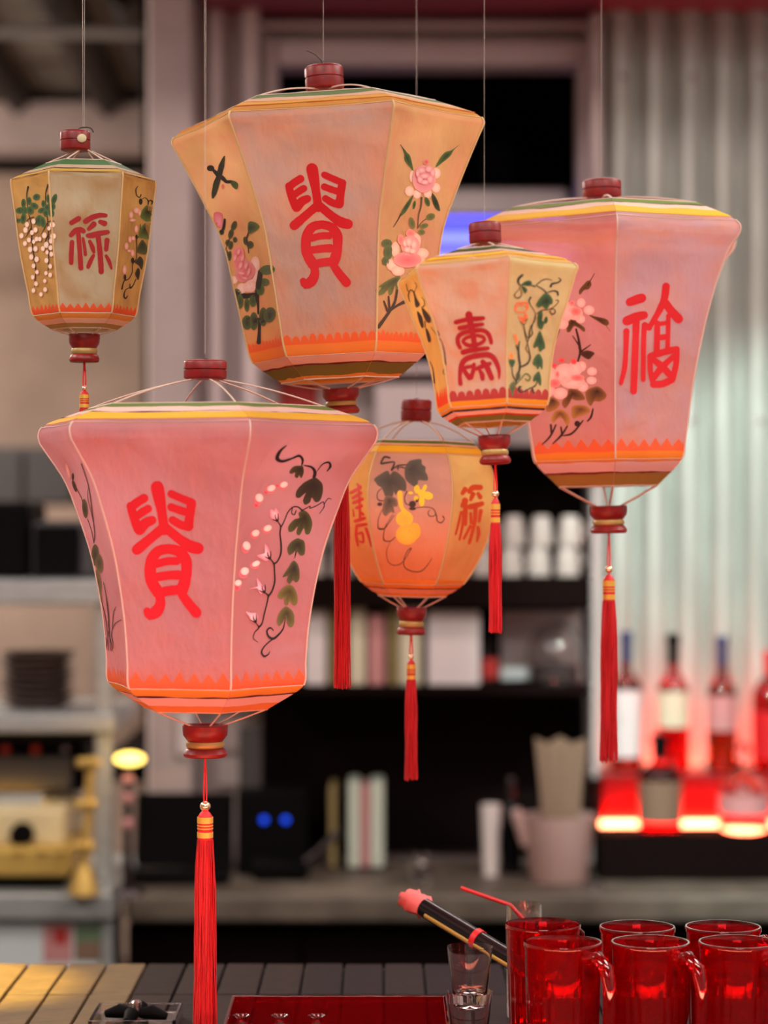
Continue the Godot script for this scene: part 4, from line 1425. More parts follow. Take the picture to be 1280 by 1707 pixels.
	mc.lathe([Vector2(0, sb + (hb - sb) * 0.05), Vector2(sr * 0.72, sb + (hb - sb) * 0.06), Vector2(sr * 0.8, hb - (hb - sb) * 0.15), Vector2(hr * 0.8, hb)], 14)
	var loose := RandomNumberGenerator.new()
	loose.seed = int(s.cx)
	for i in 96:
		var a := loose.randf() * TAU
		var rr := sr * (0.8 + 0.2 * loose.randf())
		var path := []
		var stray := sr * (loose.randf() - 0.5) * 0.35 + (sr * 0.25 if loose.randf() < 0.06 else 0.0)
		var endy := sb + (hb - sb) * 0.07 * loose.randf() * loose.randf() - (2.0 * k if loose.randf() < 0.1 else 0.0)
		for b in 9:
			var w := b / 8.0
			var rw := lerpf(hr * 0.92, rr, smoothstep(0.0, 0.22, w)) + stray * w * w + sr * 0.05 * sin(w * 9.0 + i)
			var aa := a + 0.18 * sin(w * 4.0 + i * 1.7)
			path.append(Vector3(sin(aa) * rw, lerpf(hb + 0.0004, endy, w), cos(aa) * rw))
		mc.tube(path, 0.95 * k, 3, false)
	var sk := part("skirt", mc, mats.thread, node)
	sk.set_meta("kind", "stuff")
	# nylon line up to the ceiling
	for x in s.lines:
		mc = MB.new()
		var up: Vector3 = L.xf.affine_inverse() * (L.xf * Vector3(0, y1, 0) + Vector3(x * k, 3.05 - (L.xf * Vector3(0, y1, 0)).y, 0))
		mc.tube([Vector3(x * 0.3 * k, y1 + r * 0.3, 0), up], 0.4 * k, 5)
		part("hanging_line", mc, mats.nylon, o)
	return L
func mixes(a: Color, b: Color, w: float) -> Color:
	return a.lerp(b, clampf(w, 0.0, 1.0))

func blotch(i: int, w: float, t: float, s: float) -> float:   # uneven dye
	return noise.get_noise_3d((i + w) * 2.3 + s, t * 0.8, s * 3.1)

func gui_character(red: Color):   # the seal-script sign shared by the two largest lanterns
	brush([425, 150, 460, 330, 490, 520, 505, 630], [154, 138, 108, 110, 132], red)
	brush([500, 605, 350, 730, 195, 860], [110, 110, 123], red)
	brush([515, 605, 680, 740, 800, 820, 890, 845], [105, 110, 138, 134], red)
	brush([125, 365, 160, 500, 215, 625], [97, 99, 116], red)
	brush([130, 375, 200, 320, 275, 275], 101, red)
	brush([190, 480, 260, 430, 320, 395], 92, red)
	brush([225, 635, 290, 560, 365, 525], [121, 116, 101], red)
	brush([585, 225, 700, 275, 825, 325], 88, red)
	brush([815, 340, 795, 480, 780, 590], [105, 101, 116], red)
	brush([585, 375, 680, 410, 780, 440], 90, red)
	brush([600, 522, 690, 575, 780, 598], [88, 97, 101], red)
	brush([560, 850, 440, 875, 365, 970, 345, 1110, 370, 1240, 440, 1350], [110, 121, 130, 132, 132, 138], red)
	brush([550, 850, 670, 880, 750, 980, 757, 1110, 735, 1240, 705, 1320], [108, 121, 130, 123, 132, 141], red)
	brush([420, 1022, 540, 992, 650, 990], 92, red)
	brush([430, 1170, 560, 1152, 660, 1148], [99, 101, 108], red)
	brush([440, 1350, 560, 1328, 690, 1315], 108, red)
	brush([452, 1370, 462, 1470, 420, 1560, 345, 1600, 310, 1560], [97, 116, 138, 127, 86], red)
	brush([690, 1340, 760, 1445, 870, 1578], [97, 110, 119], red)

func lu_character(red: Color):
	brush([245, 400, 400, 308], [105, 110], red)
	brush([545, 370, 680, 290, 850, 240, 975, 245], [116, 116, 105, 86], red)
	brush([615, 535, 720, 430], [88, 127], red)
	brush([860, 380, 950, 415], [94, 116], red)
	brush([235, 665, 330, 570, 440, 548, 500, 580], [99, 116, 116, 99], red)
	brush([390, 610, 420, 1000, 445, 1365], [99, 101, 110], red)
	brush([255, 815, 242, 1050, 238, 1255], [99, 105, 94], red)
	brush([490, 735, 520, 900, 540, 1075], [61, 73, 73], red)
	brush([600, 675, 700, 665, 850, 625, 1020, 598], [101, 130, 116, 86], red)
	brush([805, 640, 850, 1000, 880, 1440], [110, 110, 119], red)
	brush([635, 800, 690, 920, 722, 1030], [77, 101, 61], red)
	brush([715, 1095, 650, 1220, 600, 1340], [68, 97, 90], red)
	brush([1003, 775, 985, 970], [112, 90], red)
	brush([985, 1105, 1050, 1230, 1098, 1375], [64, 88, 46], red)

func build_lanterns():
	lantern_pink_front()
	lantern_small_tan()
	lantern_large_tan()
	lantern_small_cream()
	lantern_round_orange()
	lantern_pink_back()

var ink_black := Color(0.012, 0.008, 0.008)
var leaf_dark := Color(0.018, 0.016, 0.012)
var leaf_green := Color(0.11, 0.15, 0.06)

func lantern_pink_front():
	var pink := lin(220, 160, 164)
	var wash := lin(246, 140, 112)
	var dye := func(i: int, w: float, t: float, kind: String) -> Color:
		var c := mixes(pink, lin(214, 158, 168), 0.5 + blotch(i, w, t, 1.0))
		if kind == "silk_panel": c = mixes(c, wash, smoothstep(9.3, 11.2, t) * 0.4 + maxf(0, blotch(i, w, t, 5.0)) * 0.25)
		return c
	var L := lantern({
		"label": "large pink silk lantern nearest the camera, flared shoulders, red character and long tassel", "d": 2.4, "cx": 342, "cy": 900, "roll": 0.0,
		"angs": [-103.0, -42.0, 18.0, 77.0, 137.0, 197.0], "sh": 2.0, "bs": 11.0, "dye": dye, "sag": 0.035,
		"prof": [[680, 205], [703, 274], [711, 288], [722, 294], [738, 291], [800, 247], [860, 222], [920, 201], [980, 187], [1040, 177], [1100, 172], [1139, 169], [1180, 107]],
		"cap": [601, 632, 36], "foot": [1208, 1262, 38], "stay_bow": 5.0, "rib_r": 1.7,
		"tassel": {"bead_y": 1344, "bead": 9.0, "head": [1351, 1400, 13.0], "end": 1745, "r": 17.5}, "lines": [-2.5, 2.5],
	})
	band("green_band", 0.0, 0.26, lin(130, 152, 84), 0.12)
	band("white_band", 0.26, 0.58, lin(255, 232, 220), 0.1)
	band("yellow_band", 0.58, 1.5, lin(255, 216, 80), 0.08)
	band("painted_line", 0.56, 0.59, lin(90, 50, 90), 0.1, 3.0, 0.001)
	band("orange_band", 11.0, 11.36, lin(255, 186, 84), 0.03)
	band("pale_pink_band", 11.36, 11.72, lin(255, 222, 214), 0.05)
	band("painted_line", 11.33, 11.38, lin(80, 30, 70), 0.05, 3.0, 0.001)
	band("rim_band", 11.72, 12.0, lin(250, 164, 92), 0.05)
	teeth("zigzag_border", 10.3, 10.98, 7, lin(244, 128, 84))
	painted("painted_character", 1, func():
		on_sheet(200, 790, 6.827)
		gui_character(lin(204, 18, 40)), "red seal-script character")
	painted("painted_vine", 2, func():
		on_sheet(370, 720, 4.376)
		var k := ink_black
		brush([470, 95, 420, 140, 400, 192, 440, 212, 510, 190, 560, 172, 585, 200, 580, 240], [5, 20, 30, 20, 13, 18, 20, 10], k)
		brush([595, 242, 650, 255, 675, 290, 668, 330], [7, 16, 24, 24], k)
		brush([690, 285, 730, 235, 775, 220, 788, 250, 762, 286], [4, 7, 14, 18, 5], k)
		brush([430, 690, 455, 640, 475, 590, 510, 550, 550, 546, 582, 572], [9, 8, 8, 8, 9, 12], k)
		brush([512, 552, 505, 590, 525, 602, 538, 572], 7, k)
		brush([582, 572, 640, 540, 638, 556, 690, 535, 735, 508, 742, 525, 770, 485, 796, 490], [8, 6, 6, 6, 6, 5, 6, 4], k)
		brush([738, 510, 742, 545, 708, 596], [6, 7, 3], k)
		brush([405, 655, 425, 690, 420, 740, 428, 820, 425, 890, 400, 945, 375, 962], [8, 10, 10, 13, 13, 10, 14], k)
		brush([345, 920, 375, 962, 380, 1020, 382, 1090, 362, 1160, 335, 1196], [7, 12, 10, 11, 12, 16], k)
		brush([310, 1172, 333, 1196, 325, 1250, 305, 1330, 290, 1395, 265, 1424], [8, 12, 9, 10, 10, 15], k)
		brush([240, 1390, 265, 1426, 235, 1462, 226, 1505, 262, 1535], [6, 10, 7, 6, 3], k)
		brush([460, 1350, 445, 1430, 410, 1478, 370, 1508, 336, 1490, 325, 1450, 350, 1428, 372, 1448], [5, 10, 14, 18, 16, 12, 12, 7], k)
		brush([370, 1508, 310, 1560, 286, 1605, 305, 1636, 335, 1622, 346, 1600], [8, 9, 12, 14, 9, 4], k)
		brush([540, 860, 528, 922], [12, 4], k)
		var d := leaf_dark
		var e := lin(78, 82, 50)
		shape([580, 245, 520, 250, 488, 290, 505, 305, 530, 292, 528, 325, 548, 334, 560, 316, 575, 336, 593, 300, 592, 262], d, e, [575, 268])
		shape([670, 332, 600, 365, 545, 420, 536, 470, 565, 478, 607, 440, 588, 500, 605, 530, 640, 510, 652, 478, 680, 510, 712, 498, 732, 440, 730, 380, 700, 345], d, lin(62, 62, 44), [665, 390])
		shape([588, 570, 555, 592, 560, 625, 520, 640, 480, 690, 487, 728, 520, 720, 546, 690, 540, 740, 565, 750, 594, 702, 606, 742, 636, 740, 656, 670, 640, 612, 615, 580], d, lin(84, 92, 52), [600, 620])
		shape([545, 775, 500, 802, 474, 850, 486, 896, 512, 886, 538, 868, 570, 900, 598, 892, 604, 840, 596, 795, 570, 782], d, lin(84, 90, 54), [555, 820])
		shape([515, 940, 480, 990, 438, 1058, 476, 1050, 470, 1086, 490, 1107, 516, 1080, 536, 1097, 560, 1075, 562, 1010, 545, 958], d, lin(90, 92, 56), [525, 990])
		shape([480, 1115, 430, 1150, 403, 1195, 425, 1217, 450, 1213, 455, 1255, 476, 1264, 490, 1236, 520, 1264, 545, 1250, 546, 1190, 520, 1130], lin(70, 66, 38), lin(120, 118, 66), [490, 1160])
		shape([455, 1275, 415, 1320, 398, 1380, 415, 1414, 440, 1390, 460, 1352, 480, 1410, 505, 1424, 524, 1390, 520, 1325, 490, 1285], lin(60, 56, 34), lin(110, 110, 62), [470, 1320])
		for q in [[445, 385, 32, 25], [352, 412, 34, 27], [265, 485, 30, 36], [325, 703, 32, 26], [237, 740, 31, 27], [172, 835, 30, 38], [238, 965, 34, 24], [157, 1022, 34, 34], [110, 1108, 29, 30]]:
			dab(q[0] - 4, q[1] + 8, q[2] * 0.98, q[3] * 1.12, lin(246, 90, 130), lin(240, 140, 150))
		for q in [[247, 532, 20, 22], [105, 1135, 22, 26], [318, 440, 18, 14], [400, 392, 18, 10]]: dab(q[0], q[1], q[2], q[3], lin(226, 50, 96), lin(238, 130, 140))
		lift = 0.0010
		for q in [[447, 382, 26, 19], [355, 408, 28, 20], [267, 478, 25, 28], [328, 700, 27, 20], [240, 736, 26, 21], [174, 828, 24, 29], [242, 960, 28, 17], [160, 1014, 27, 25], [112, 1100, 22, 20]]:
			dab(q[0], q[1], q[2] * 1.12, q[3] * 1.12, lin(255, 250, 246), lin(255, 232, 230), -25.0)
		var lilac := lin(246, 226, 236)
		shape([345, 592, 350, 622, 390, 655, 416, 610, 405, 575, 382, 550, 384, 572, 350, 562], lilac, lin(248, 150, 180))
		shape([250, 900, 285, 925, 320, 940, 347, 910, 335, 850, 308, 815, 308, 878], lilac, lin(248, 150, 180))
		shape([190, 1145, 250, 1142, 275, 1180, 312, 1160, 290, 1120, 248, 1065, 260, 1120], lilac, lin(248, 150, 180))
		shape([168, 1310, 195, 1350, 210, 1386, 240, 1386, 256, 1350, 240, 1320, 205, 1318], lilac, lin(246, 170, 195))
		lift = 0.0013
		for q in [[400, 650, 0], [345, 925, -6], [305, 1172, -6], [240, 1388, -4]]:
			brush([q[0], q[1], q[0] - 16, q[1] - 25, q[0] - 20, q[1] - 52], [12, 8, 3], k)
			brush([q[0], q[1], q[0] + 4, q[1] - 30, q[0] + 3, q[1] - 62], [12, 8, 3], k)
			brush([q[0], q[1], q[0] - 22, q[1] - 8, q[0] - 40, q[1] - 18], [12, 8, 3], k), "dark vine with heart leaves and pink white blossoms")
	painted("painted_grass", 0, func():
		on_sheet(40, 660, 3.413)
		var k := lin(64, 26, 24)
		brush([330, 385, 370, 510, 390, 650, 405, 780, 400, 836], [7, 6, 6, 5, 5], k)
		brush([370, 510, 366, 580, 385, 660, 398, 720], 3.5, k)
		brush([365, 700, 385, 760, 400, 830], 4, k)
		brush([300, 520, 330, 580, 340, 620], 4, k)
		var d := lin(44, 34, 24)
		dab(281, 458, 7, 22, d, lin(70, 50, 40))
		dab(290, 512, 10, 36, d, lin(84, 62, 48), -18)
		dab(350, 640, 16, 56, d, lin(100, 82, 50), -6)
		dab(408, 905, 22, 62, d, lin(96, 86, 48))
		dab(430, 950, 22, 56, lin(60, 46, 30), lin(112, 96, 56), -8)
		dab(424, 1080, 20, 96, lin(70, 56, 36), lin(120, 100, 60), -3)
		for q in [[455, 1060, 480, 1200, 486, 1320, 470, 1445], [440, 1150, 466, 1260, 480, 1380, 484, 1448], [444, 1200, 460, 1330, 472, 1400, 468, 1440], [470, 1150, 486, 1290, 492, 1400, 498, 1450], [480, 1280, 490, 1360, 502, 1420, 503, 1452], [505, 1330, 510, 1250, 518, 1215, 527, 1198], [504, 1330, 520, 1296, 540, 1282, 558, 1272], [505, 1320, 500, 1360, 508, 1400, 508, 1440]]:
			brush(q, [3, 5, 4, 3], k)
		dab(252, 425, 9, 46, lin(250, 200, 200), lin(240, 150, 150), -14)
		dab(362, 820, 8, 50, lin(220, 110, 150), lin(238, 150, 156), -10), "thin brown grasses and dark leaves")

func lantern_small_tan():
	var dye := func(i: int, w: float, t: float, kind: String) -> Color:
		var c: Color = lin(212, 204, 176) if i in [1, 4] else lin(228, 184, 112)
		c = mixes(c, lin(190, 150, 96), 0.3 + blotch(i, w, t, 2.0) * 0.8)
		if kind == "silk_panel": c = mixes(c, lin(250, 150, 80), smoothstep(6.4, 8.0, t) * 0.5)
		return c
	lantern({
		"label": "small tan silk lantern at the upper left, its front panel pale with a red character", "d": 2.5, "loop": 0.85, "dot": [0.0, 234.0, 8.0], "cx": 140, "cy": 410, "roll": 0.2,
		"angs": [-81.0, -21.0, 39.0, 99.0, 159.0, 219.0], "sh": 1.0, "bs": 7.0, "dye": dye, "sag": 0.02, "rib": "rib_cream", "rib_r": 1.5, "alpha": 0.86,
		"prof": [[274, 62], [301, 118], [308, 119], [360, 112], [410, 106], [450, 99], [490, 91], [527, 83], [549, 54]],
		"cap": [219, 252, 25], "cap_tilt": -5.0, "foot": [557, 604, 26], "stay_bow": 0.0, "stay_r": 1.3,
		"tassel": {"bead_y": 647, "bead": 4.5, "head": [651, 682, 8.0], "end": 850, "r": 9.5}, "lines": [-4.0, 4.0],
	})
	band("green_band", 0.02, 0.38, lin(96, 140, 90), 0.04)
	band("white_band", 0.38, 0.64, lin(226, 200, 176), 0.03)
	band("yellow_band", 0.62, 0.95, lin(232, 196, 100), 0.02)
	band("painted_line", 0.625, 0.665, lin(60, 44, 40), 0.03, 2.0, 0.001)
	band("painted_line", 0.955, 0.985, lin(110, 50, 40), 0.03, 6.0, 0.001)
	band("orange_band", 7.0, 7.30, lin(246, 170, 80), 0.02)
	band("pale_pink_band", 7.30, 7.66, lin(255, 220, 205), 0.03)
	band("green_band", 7.66, 8.0, lin(190, 164, 100), 0.03)
	teeth("zigzag_border", 6.55, 6.95, 7, lin(250, 110, 62))
	painted("painted_character", 1, func():
		on_sheet(100, 340, 12.8)
		lu_character(lin(158, 16, 22)), "red seal-script character")
	painted("painted_wisteria", 0, func():
		on_sheet(10, 290, 7.76)
		var k := ink_black
		var d := lin(34, 40, 24)
		var e := lin(70, 110, 54)
		for q in [[400, 298, 40, 34, -30], [372, 412, 44, 32, 25], [305, 350, 24, 44, 0], [232, 380, 25, 50, 0], [190, 470, 50, 34, -10], [160, 588, 50, 34, -15], [230, 575, 28, 60, 10], [320, 470, 36, 44, -10], [240, 470, 40, 40, 0]]:
			dab(q[0], q[1], q[2] * 1.22, q[3] * 1.22, d, e, q[4])
		for q in [[622, 330, 28, 64, 20], [590, 420, 42, 48, 0], [588, 500, 30, 50, -10], [552, 320, 22, 46, 0], [490, 385, 22, 40, 0], [470, 470, 46, 28, -20], [520, 500, 28, 46, 0], [432, 600, 40, 58, 12], [480, 620, 30, 60, -10], [540, 440, 30, 40, 0]]:
			dab(q[0], q[1], q[2] * 1.22, q[3] * 1.22, d, e, q[4])
		brush([292, 168, 275, 270, 283, 420, 300, 520, 330, 650, 340, 850, 370, 1080, 392, 1250, 375, 1460], [26, 14, 9, 9, 12, 15, 15, 12, 7], k)
		brush([552, 140, 520, 250, 520, 400, 545, 620, 555, 800, 562, 1000, 550, 1250], [26, 14, 9, 12, 14, 14, 10], k)
		brush([370, 555, 290, 590, 240, 700], [10, 12, 5], k)
		brush([330, 700, 290, 770, 255, 830], [12, 10, 5], k)
		brush([545, 630, 500, 710, 460, 780], [12, 10, 5], k)
		brush([552, 790, 520, 860, 500, 905], [12, 10, 5], k)
		brush([545, 620, 600, 605, 630, 620], [10, 8, 4], k)
		for q in [[370, 610], [284, 650], [212, 795], [265, 720], [395, 720], [350, 755], [258, 895], [310, 850], [372, 872], [410, 838], [450, 838], [325, 972], [395, 965], [340, 1070], [410, 1098], [370, 1185], [415, 1265], [360, 1330], [402, 1415], [368, 1502], [605, 655], [570, 700], [510, 790], [615, 800], [595, 862], [490, 960], [535, 912], [590, 950], [545, 1010], [600, 1032], [537, 1115], [585, 1190], [530, 1278], [585, 1302], [515, 1378], [520, 1490], [465, 1552]]:
			var big := 1.0 + 0.35 * noise.get_noise_2d(q[0] * 0.31, q[1] * 0.27)
			lift = 0.0009
			dab(q[0], q[1] - 12, 24 * big, 24 * big, lin(196, 100, 92), lin(206, 140, 110))
			lift = 0.0013
			dab(q[0], q[1] + 4, 27 * big, 34 * big, lin(250, 226, 212), lin(240, 206, 186)), "two hanging wisteria sprays")
	painted("painted_vine", 2, func():
		on_sheet(190, 300, 8.125)
		var k := ink_black
		brush([320, 80, 290, 130, 302, 208, 340, 235, 360, 200], [8, 14, 14, 12, 16], k)
		brush([368, 262, 415, 240, 455, 280, 455, 332], [6, 10, 18, 14], k)
		brush([455, 310, 480, 275, 512, 292, 500, 330], [10, 12, 22, 12], k)
		dab(355, 292, 26, 44, k, k)
		var e := lin(96, 124, 62)
		shape([450, 340, 380, 400, 353, 500, 400, 540, 430, 562, 480, 556, 520, 548, 548, 500, 512, 400], k, e, [448, 420])
		shape([420, 580, 350, 660, 328, 772, 400, 792, 470, 798, 487, 720, 472, 620], k, e, [418, 660])
		shape([375, 810, 330, 870, 303, 970, 365, 1002, 430, 1002, 442, 900, 410, 840], leaf_dark, lin(80, 96, 52), [375, 870])
		shape([340, 1035, 290, 1090, 268, 1110, 330, 1160, 370, 1212, 392, 1110, 370, 1050], leaf_dark, lin(60, 64, 40))
		shape([320, 1190, 280, 1260, 298, 1322, 325, 1352, 347, 1240], leaf_dark, lin(56, 56, 38))
		brush([350, 600, 340, 740, 302, 800, 302, 900, 295, 1060, 252, 1130, 240, 1250, 190, 1340, 130, 1370, 100, 1475], [8, 10, 14, 10, 10, 12, 12, 12, 14, 22], k)
		brush([292, 1340, 250, 1430, 212, 1462, 210, 1400], [10, 14, 22, 8], k)
		brush([210, 1455, 150, 1490, 128, 1570, 152, 1602, 182, 1560], [8, 12, 20, 22, 5], k)
		brush([480, 590, 500, 620, 488, 660], [10, 16, 6], k)
		var w := lin(246, 214, 200)
		for q in [[300, 412, 46, 46], [225, 475, 30, 52], [340, 440, 20, 46], [245, 545, 45, 22], [295, 665, 26, 54], [210, 805, 24, 46], [256, 790, 28, 32], [162, 895, 27, 52], [246, 990, 26, 50], [200, 960, 30, 20], [136, 1215, 28, 66]]:
			dab(q[0], q[1], q[2], q[3], w, lin(230, 150, 130))
		lift = 0.0012
		dab(292, 770, 16, 34, k, k)
		dab(240, 1090, 22, 42, k, k)
		dab(135, 1315, 18, 42, k, k), "dark vine with pale blossoms")

func lantern_large_tan():
	var dye := func(i: int, w: float, t: float, kind: String) -> Color:
		var c: Color = lin(210, 182, 172) if i in [1, 4] else lin(234, 190, 134)
		var b := blotch(i, w, t, 3.0)
		c = mixes(c, lin(238, 170, 136), 0.25 + b)
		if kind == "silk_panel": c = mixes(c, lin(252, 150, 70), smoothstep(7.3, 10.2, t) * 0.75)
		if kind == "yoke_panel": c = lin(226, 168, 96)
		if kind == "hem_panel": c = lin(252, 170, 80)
		return c
	lantern({
		"label": "large tan silk lantern at the top centre, red character, peonies on both side panels", "d": 2.56, "cx": 554, "cy": 390, "roll": 3.0,
		"angs": [-95.0, -35.0, 25.0, 85.0, 145.0, 205.0], "sh": 2.0, "bs": 10.0, "dye": dye, "sag": 0.03, "rib": "rib_cream", "rib_r": 1.8, "alpha": 0.92,
		"prof": [[180, 183], [205, 248], [213, 258], [222, 261], [244, 250], [320, 214], [395, 183], [470, 169], [540, 157], [580, 150], [598, 143], [634, 98]],
		"cap": [110, 150, 32], "foot": [648, 690, 31], "stay_bow": 6.0, "wire": true,
		"tassel": {"bead_y": 742, "bead": 6.0, "head": [750, 800, 10.5], "end": 1148, "r": 13.0}, "lines": [0.0],
	})
	band("green_band", 0.0, 0.32, lin(110, 140, 80), 0.12)
	band("white_band", 0.32, 0.55, lin(236, 200, 170), 0.1)
	band("yellow_band", 0.57, 0.95, lin(236, 184, 80), 0.1)
	band("painted_line", 0.95, 1.0, lin(190, 90, 50), 0.12, 5.0, 0.001)
	band("orange_band", 9.0, 9.98, lin(255, 160, 70), 0.06)
	band("pale_pink_band", 10.0, 10.42, lin(255, 220, 200), 0.05)
	band("green_band", 10.46, 10.86, lin(140, 136, 66), 0.06)
	band("painted_line", 10.42, 10.47, lin(130, 50, 60), 0.05, 5.0, 0.001)
	teeth("scalloped_border", 8.55, 9.1, 11, lin(255, 124, 62), true)
	painted("painted_character", 1, func():
		on_sheet(460, 260, 7.421, 0.955, 40.0, 0.985, 10.0)
		gui_character(lin(206, 18, 32)), "red seal-script character")
	painted("painted_bird_and_peony", 0, func():
		on_sheet(330, 240, 4.74)
		var k := lin(24, 20, 14)
		var e := lin(84, 104, 48)
		shape([212, 92, 180, 140, 160, 200, 150, 242, 190, 247, 206, 190, 212, 140], k, lin(40, 44, 24))
		shape([175, 245, 125, 320, 110, 400, 125, 424, 152, 390, 182, 290, 192, 252], k, lin(50, 54, 30))
		brush([213, 95, 190, 170, 172, 245], [8, 46, 42], lin(52, 56, 30), k)
		brush([172, 250, 146, 320, 122, 420], [40, 50, 22], k, lin(58, 62, 34))
		dab(103, 190, 30, 24, k, k)
		brush([120, 200, 165, 245, 200, 270, 228, 296, 262, 296], [20, 40, 34, 26, 26], k)
		shape([255, 288, 300, 293, 322, 320, 310, 358, 275, 336], lin(60, 76, 36), e)
		dab(200, 335, 13, 22, lin(240, 110, 100), lin(230, 140, 110))
		shape([130, 545, 190, 545, 200, 600, 190, 662, 140, 642], lin(240, 160, 170), lin(226, 100, 120), [170, 620])
		brush([215, 596, 206, 660, 186, 700], [18, 24, 20], k)
		dab(190, 696, 20, 22, k, lin(60, 66, 34))
		for q in [[288, 645, 18, 34, 20], [264, 710, 18, 34, 15], [240, 780, 18, 22, 0], [214, 880, 15, 48, 8], [254, 884, 12, 34, 5], [296, 756, 15, 20, 0], [262, 800, 16, 30, 10], [380, 765, 16, 30, -10], [416, 796, 24, 26, 0]]:
			dab(q[0], q[1], q[2] * 1.2, q[3] * 1.2, lin(46, 42, 22), lin(84, 84, 42), q[4])
		brush([285, 650, 255, 740, 225, 830, 205, 900], [6, 8, 6, 5], k)
		shape([402, 620, 450, 616, 490, 650, 450, 692, 402, 706], k, e, [412, 665])
		brush([404, 700, 388, 750, 400, 800, 404, 860], [14, 12, 12, 8], k)
		for q in [[550, 995, 52, 34, -8], [530, 1092, 34, 28, 0], [497, 1150, 28, 40, 0]]: dab(q[0], q[1], q[2] * 1.15, q[3] * 1.15, lin(66, 80, 36), e, q[4])
		brush([498, 1010, 484, 1100, 470, 1200, 478, 1260, 480, 1340], [40, 44, 36, 20, 14], k)
		for q in [[308, 1190, 32, 40, 0], [335, 1245, 24, 48, 0], [390, 1270, 18, 48, 0], [438, 1240, 25, 40, 0]]: dab(q[0], q[1], q[2] * 1.2, q[3] * 1.2, lin(52, 58, 28), e, q[4])
		brush([300, 1175, 370, 1200, 450, 1190], [30, 44, 30], k)
		for q in [[392, 1410, 34, 48, 0], [570, 1350, 40, 52, 20], [520, 1365, 28, 62, 0], [445, 1400, 28, 60, 0]]: dab(q[0], q[1], q[2] * 1.2, q[3] * 1.2, lin(40, 38, 20), lin(84, 96, 48), q[4])
		brush([400, 1380, 490, 1395, 560, 1370], [24, 46, 34], k)
		brush([490, 1390, 488, 1480, 484, 1565], [28, 24, 36], k)
		var pale := lin(255, 216, 204)
		for q in [[285, 1075, 34, 32], [350, 1140, 36, 42], [420, 1122, 42, 50], [456, 950, 38, 62], [442, 1040, 36, 62], [400, 1130, 40, 40]]: dab(q[0], q[1], q[2], q[3], pale, lin(248, 186, 176))
		lift = 0.001
		for q in [[325, 870, 46, 62], [345, 950, 58, 62], [395, 1000, 62, 76], [362, 1040, 60, 50]]: dab(q[0], q[1], q[2], q[3], lin(228, 96, 112), lin(236, 140, 140))
		lift = 0.0014
		for q in [[330, 850, 14, 26], [300, 900, 14, 30], [360, 900, 14, 30], [345, 960, 16, 32], [390, 960, 14, 30], [350, 1020, 30, 12], [410, 1010, 12, 34], [380, 1060, 26, 10]]: dab(q[0], q[1], q[2], q[3], lin(246, 176, 174), lin(236, 136, 140), 15.0), "black bird over a pink peony")
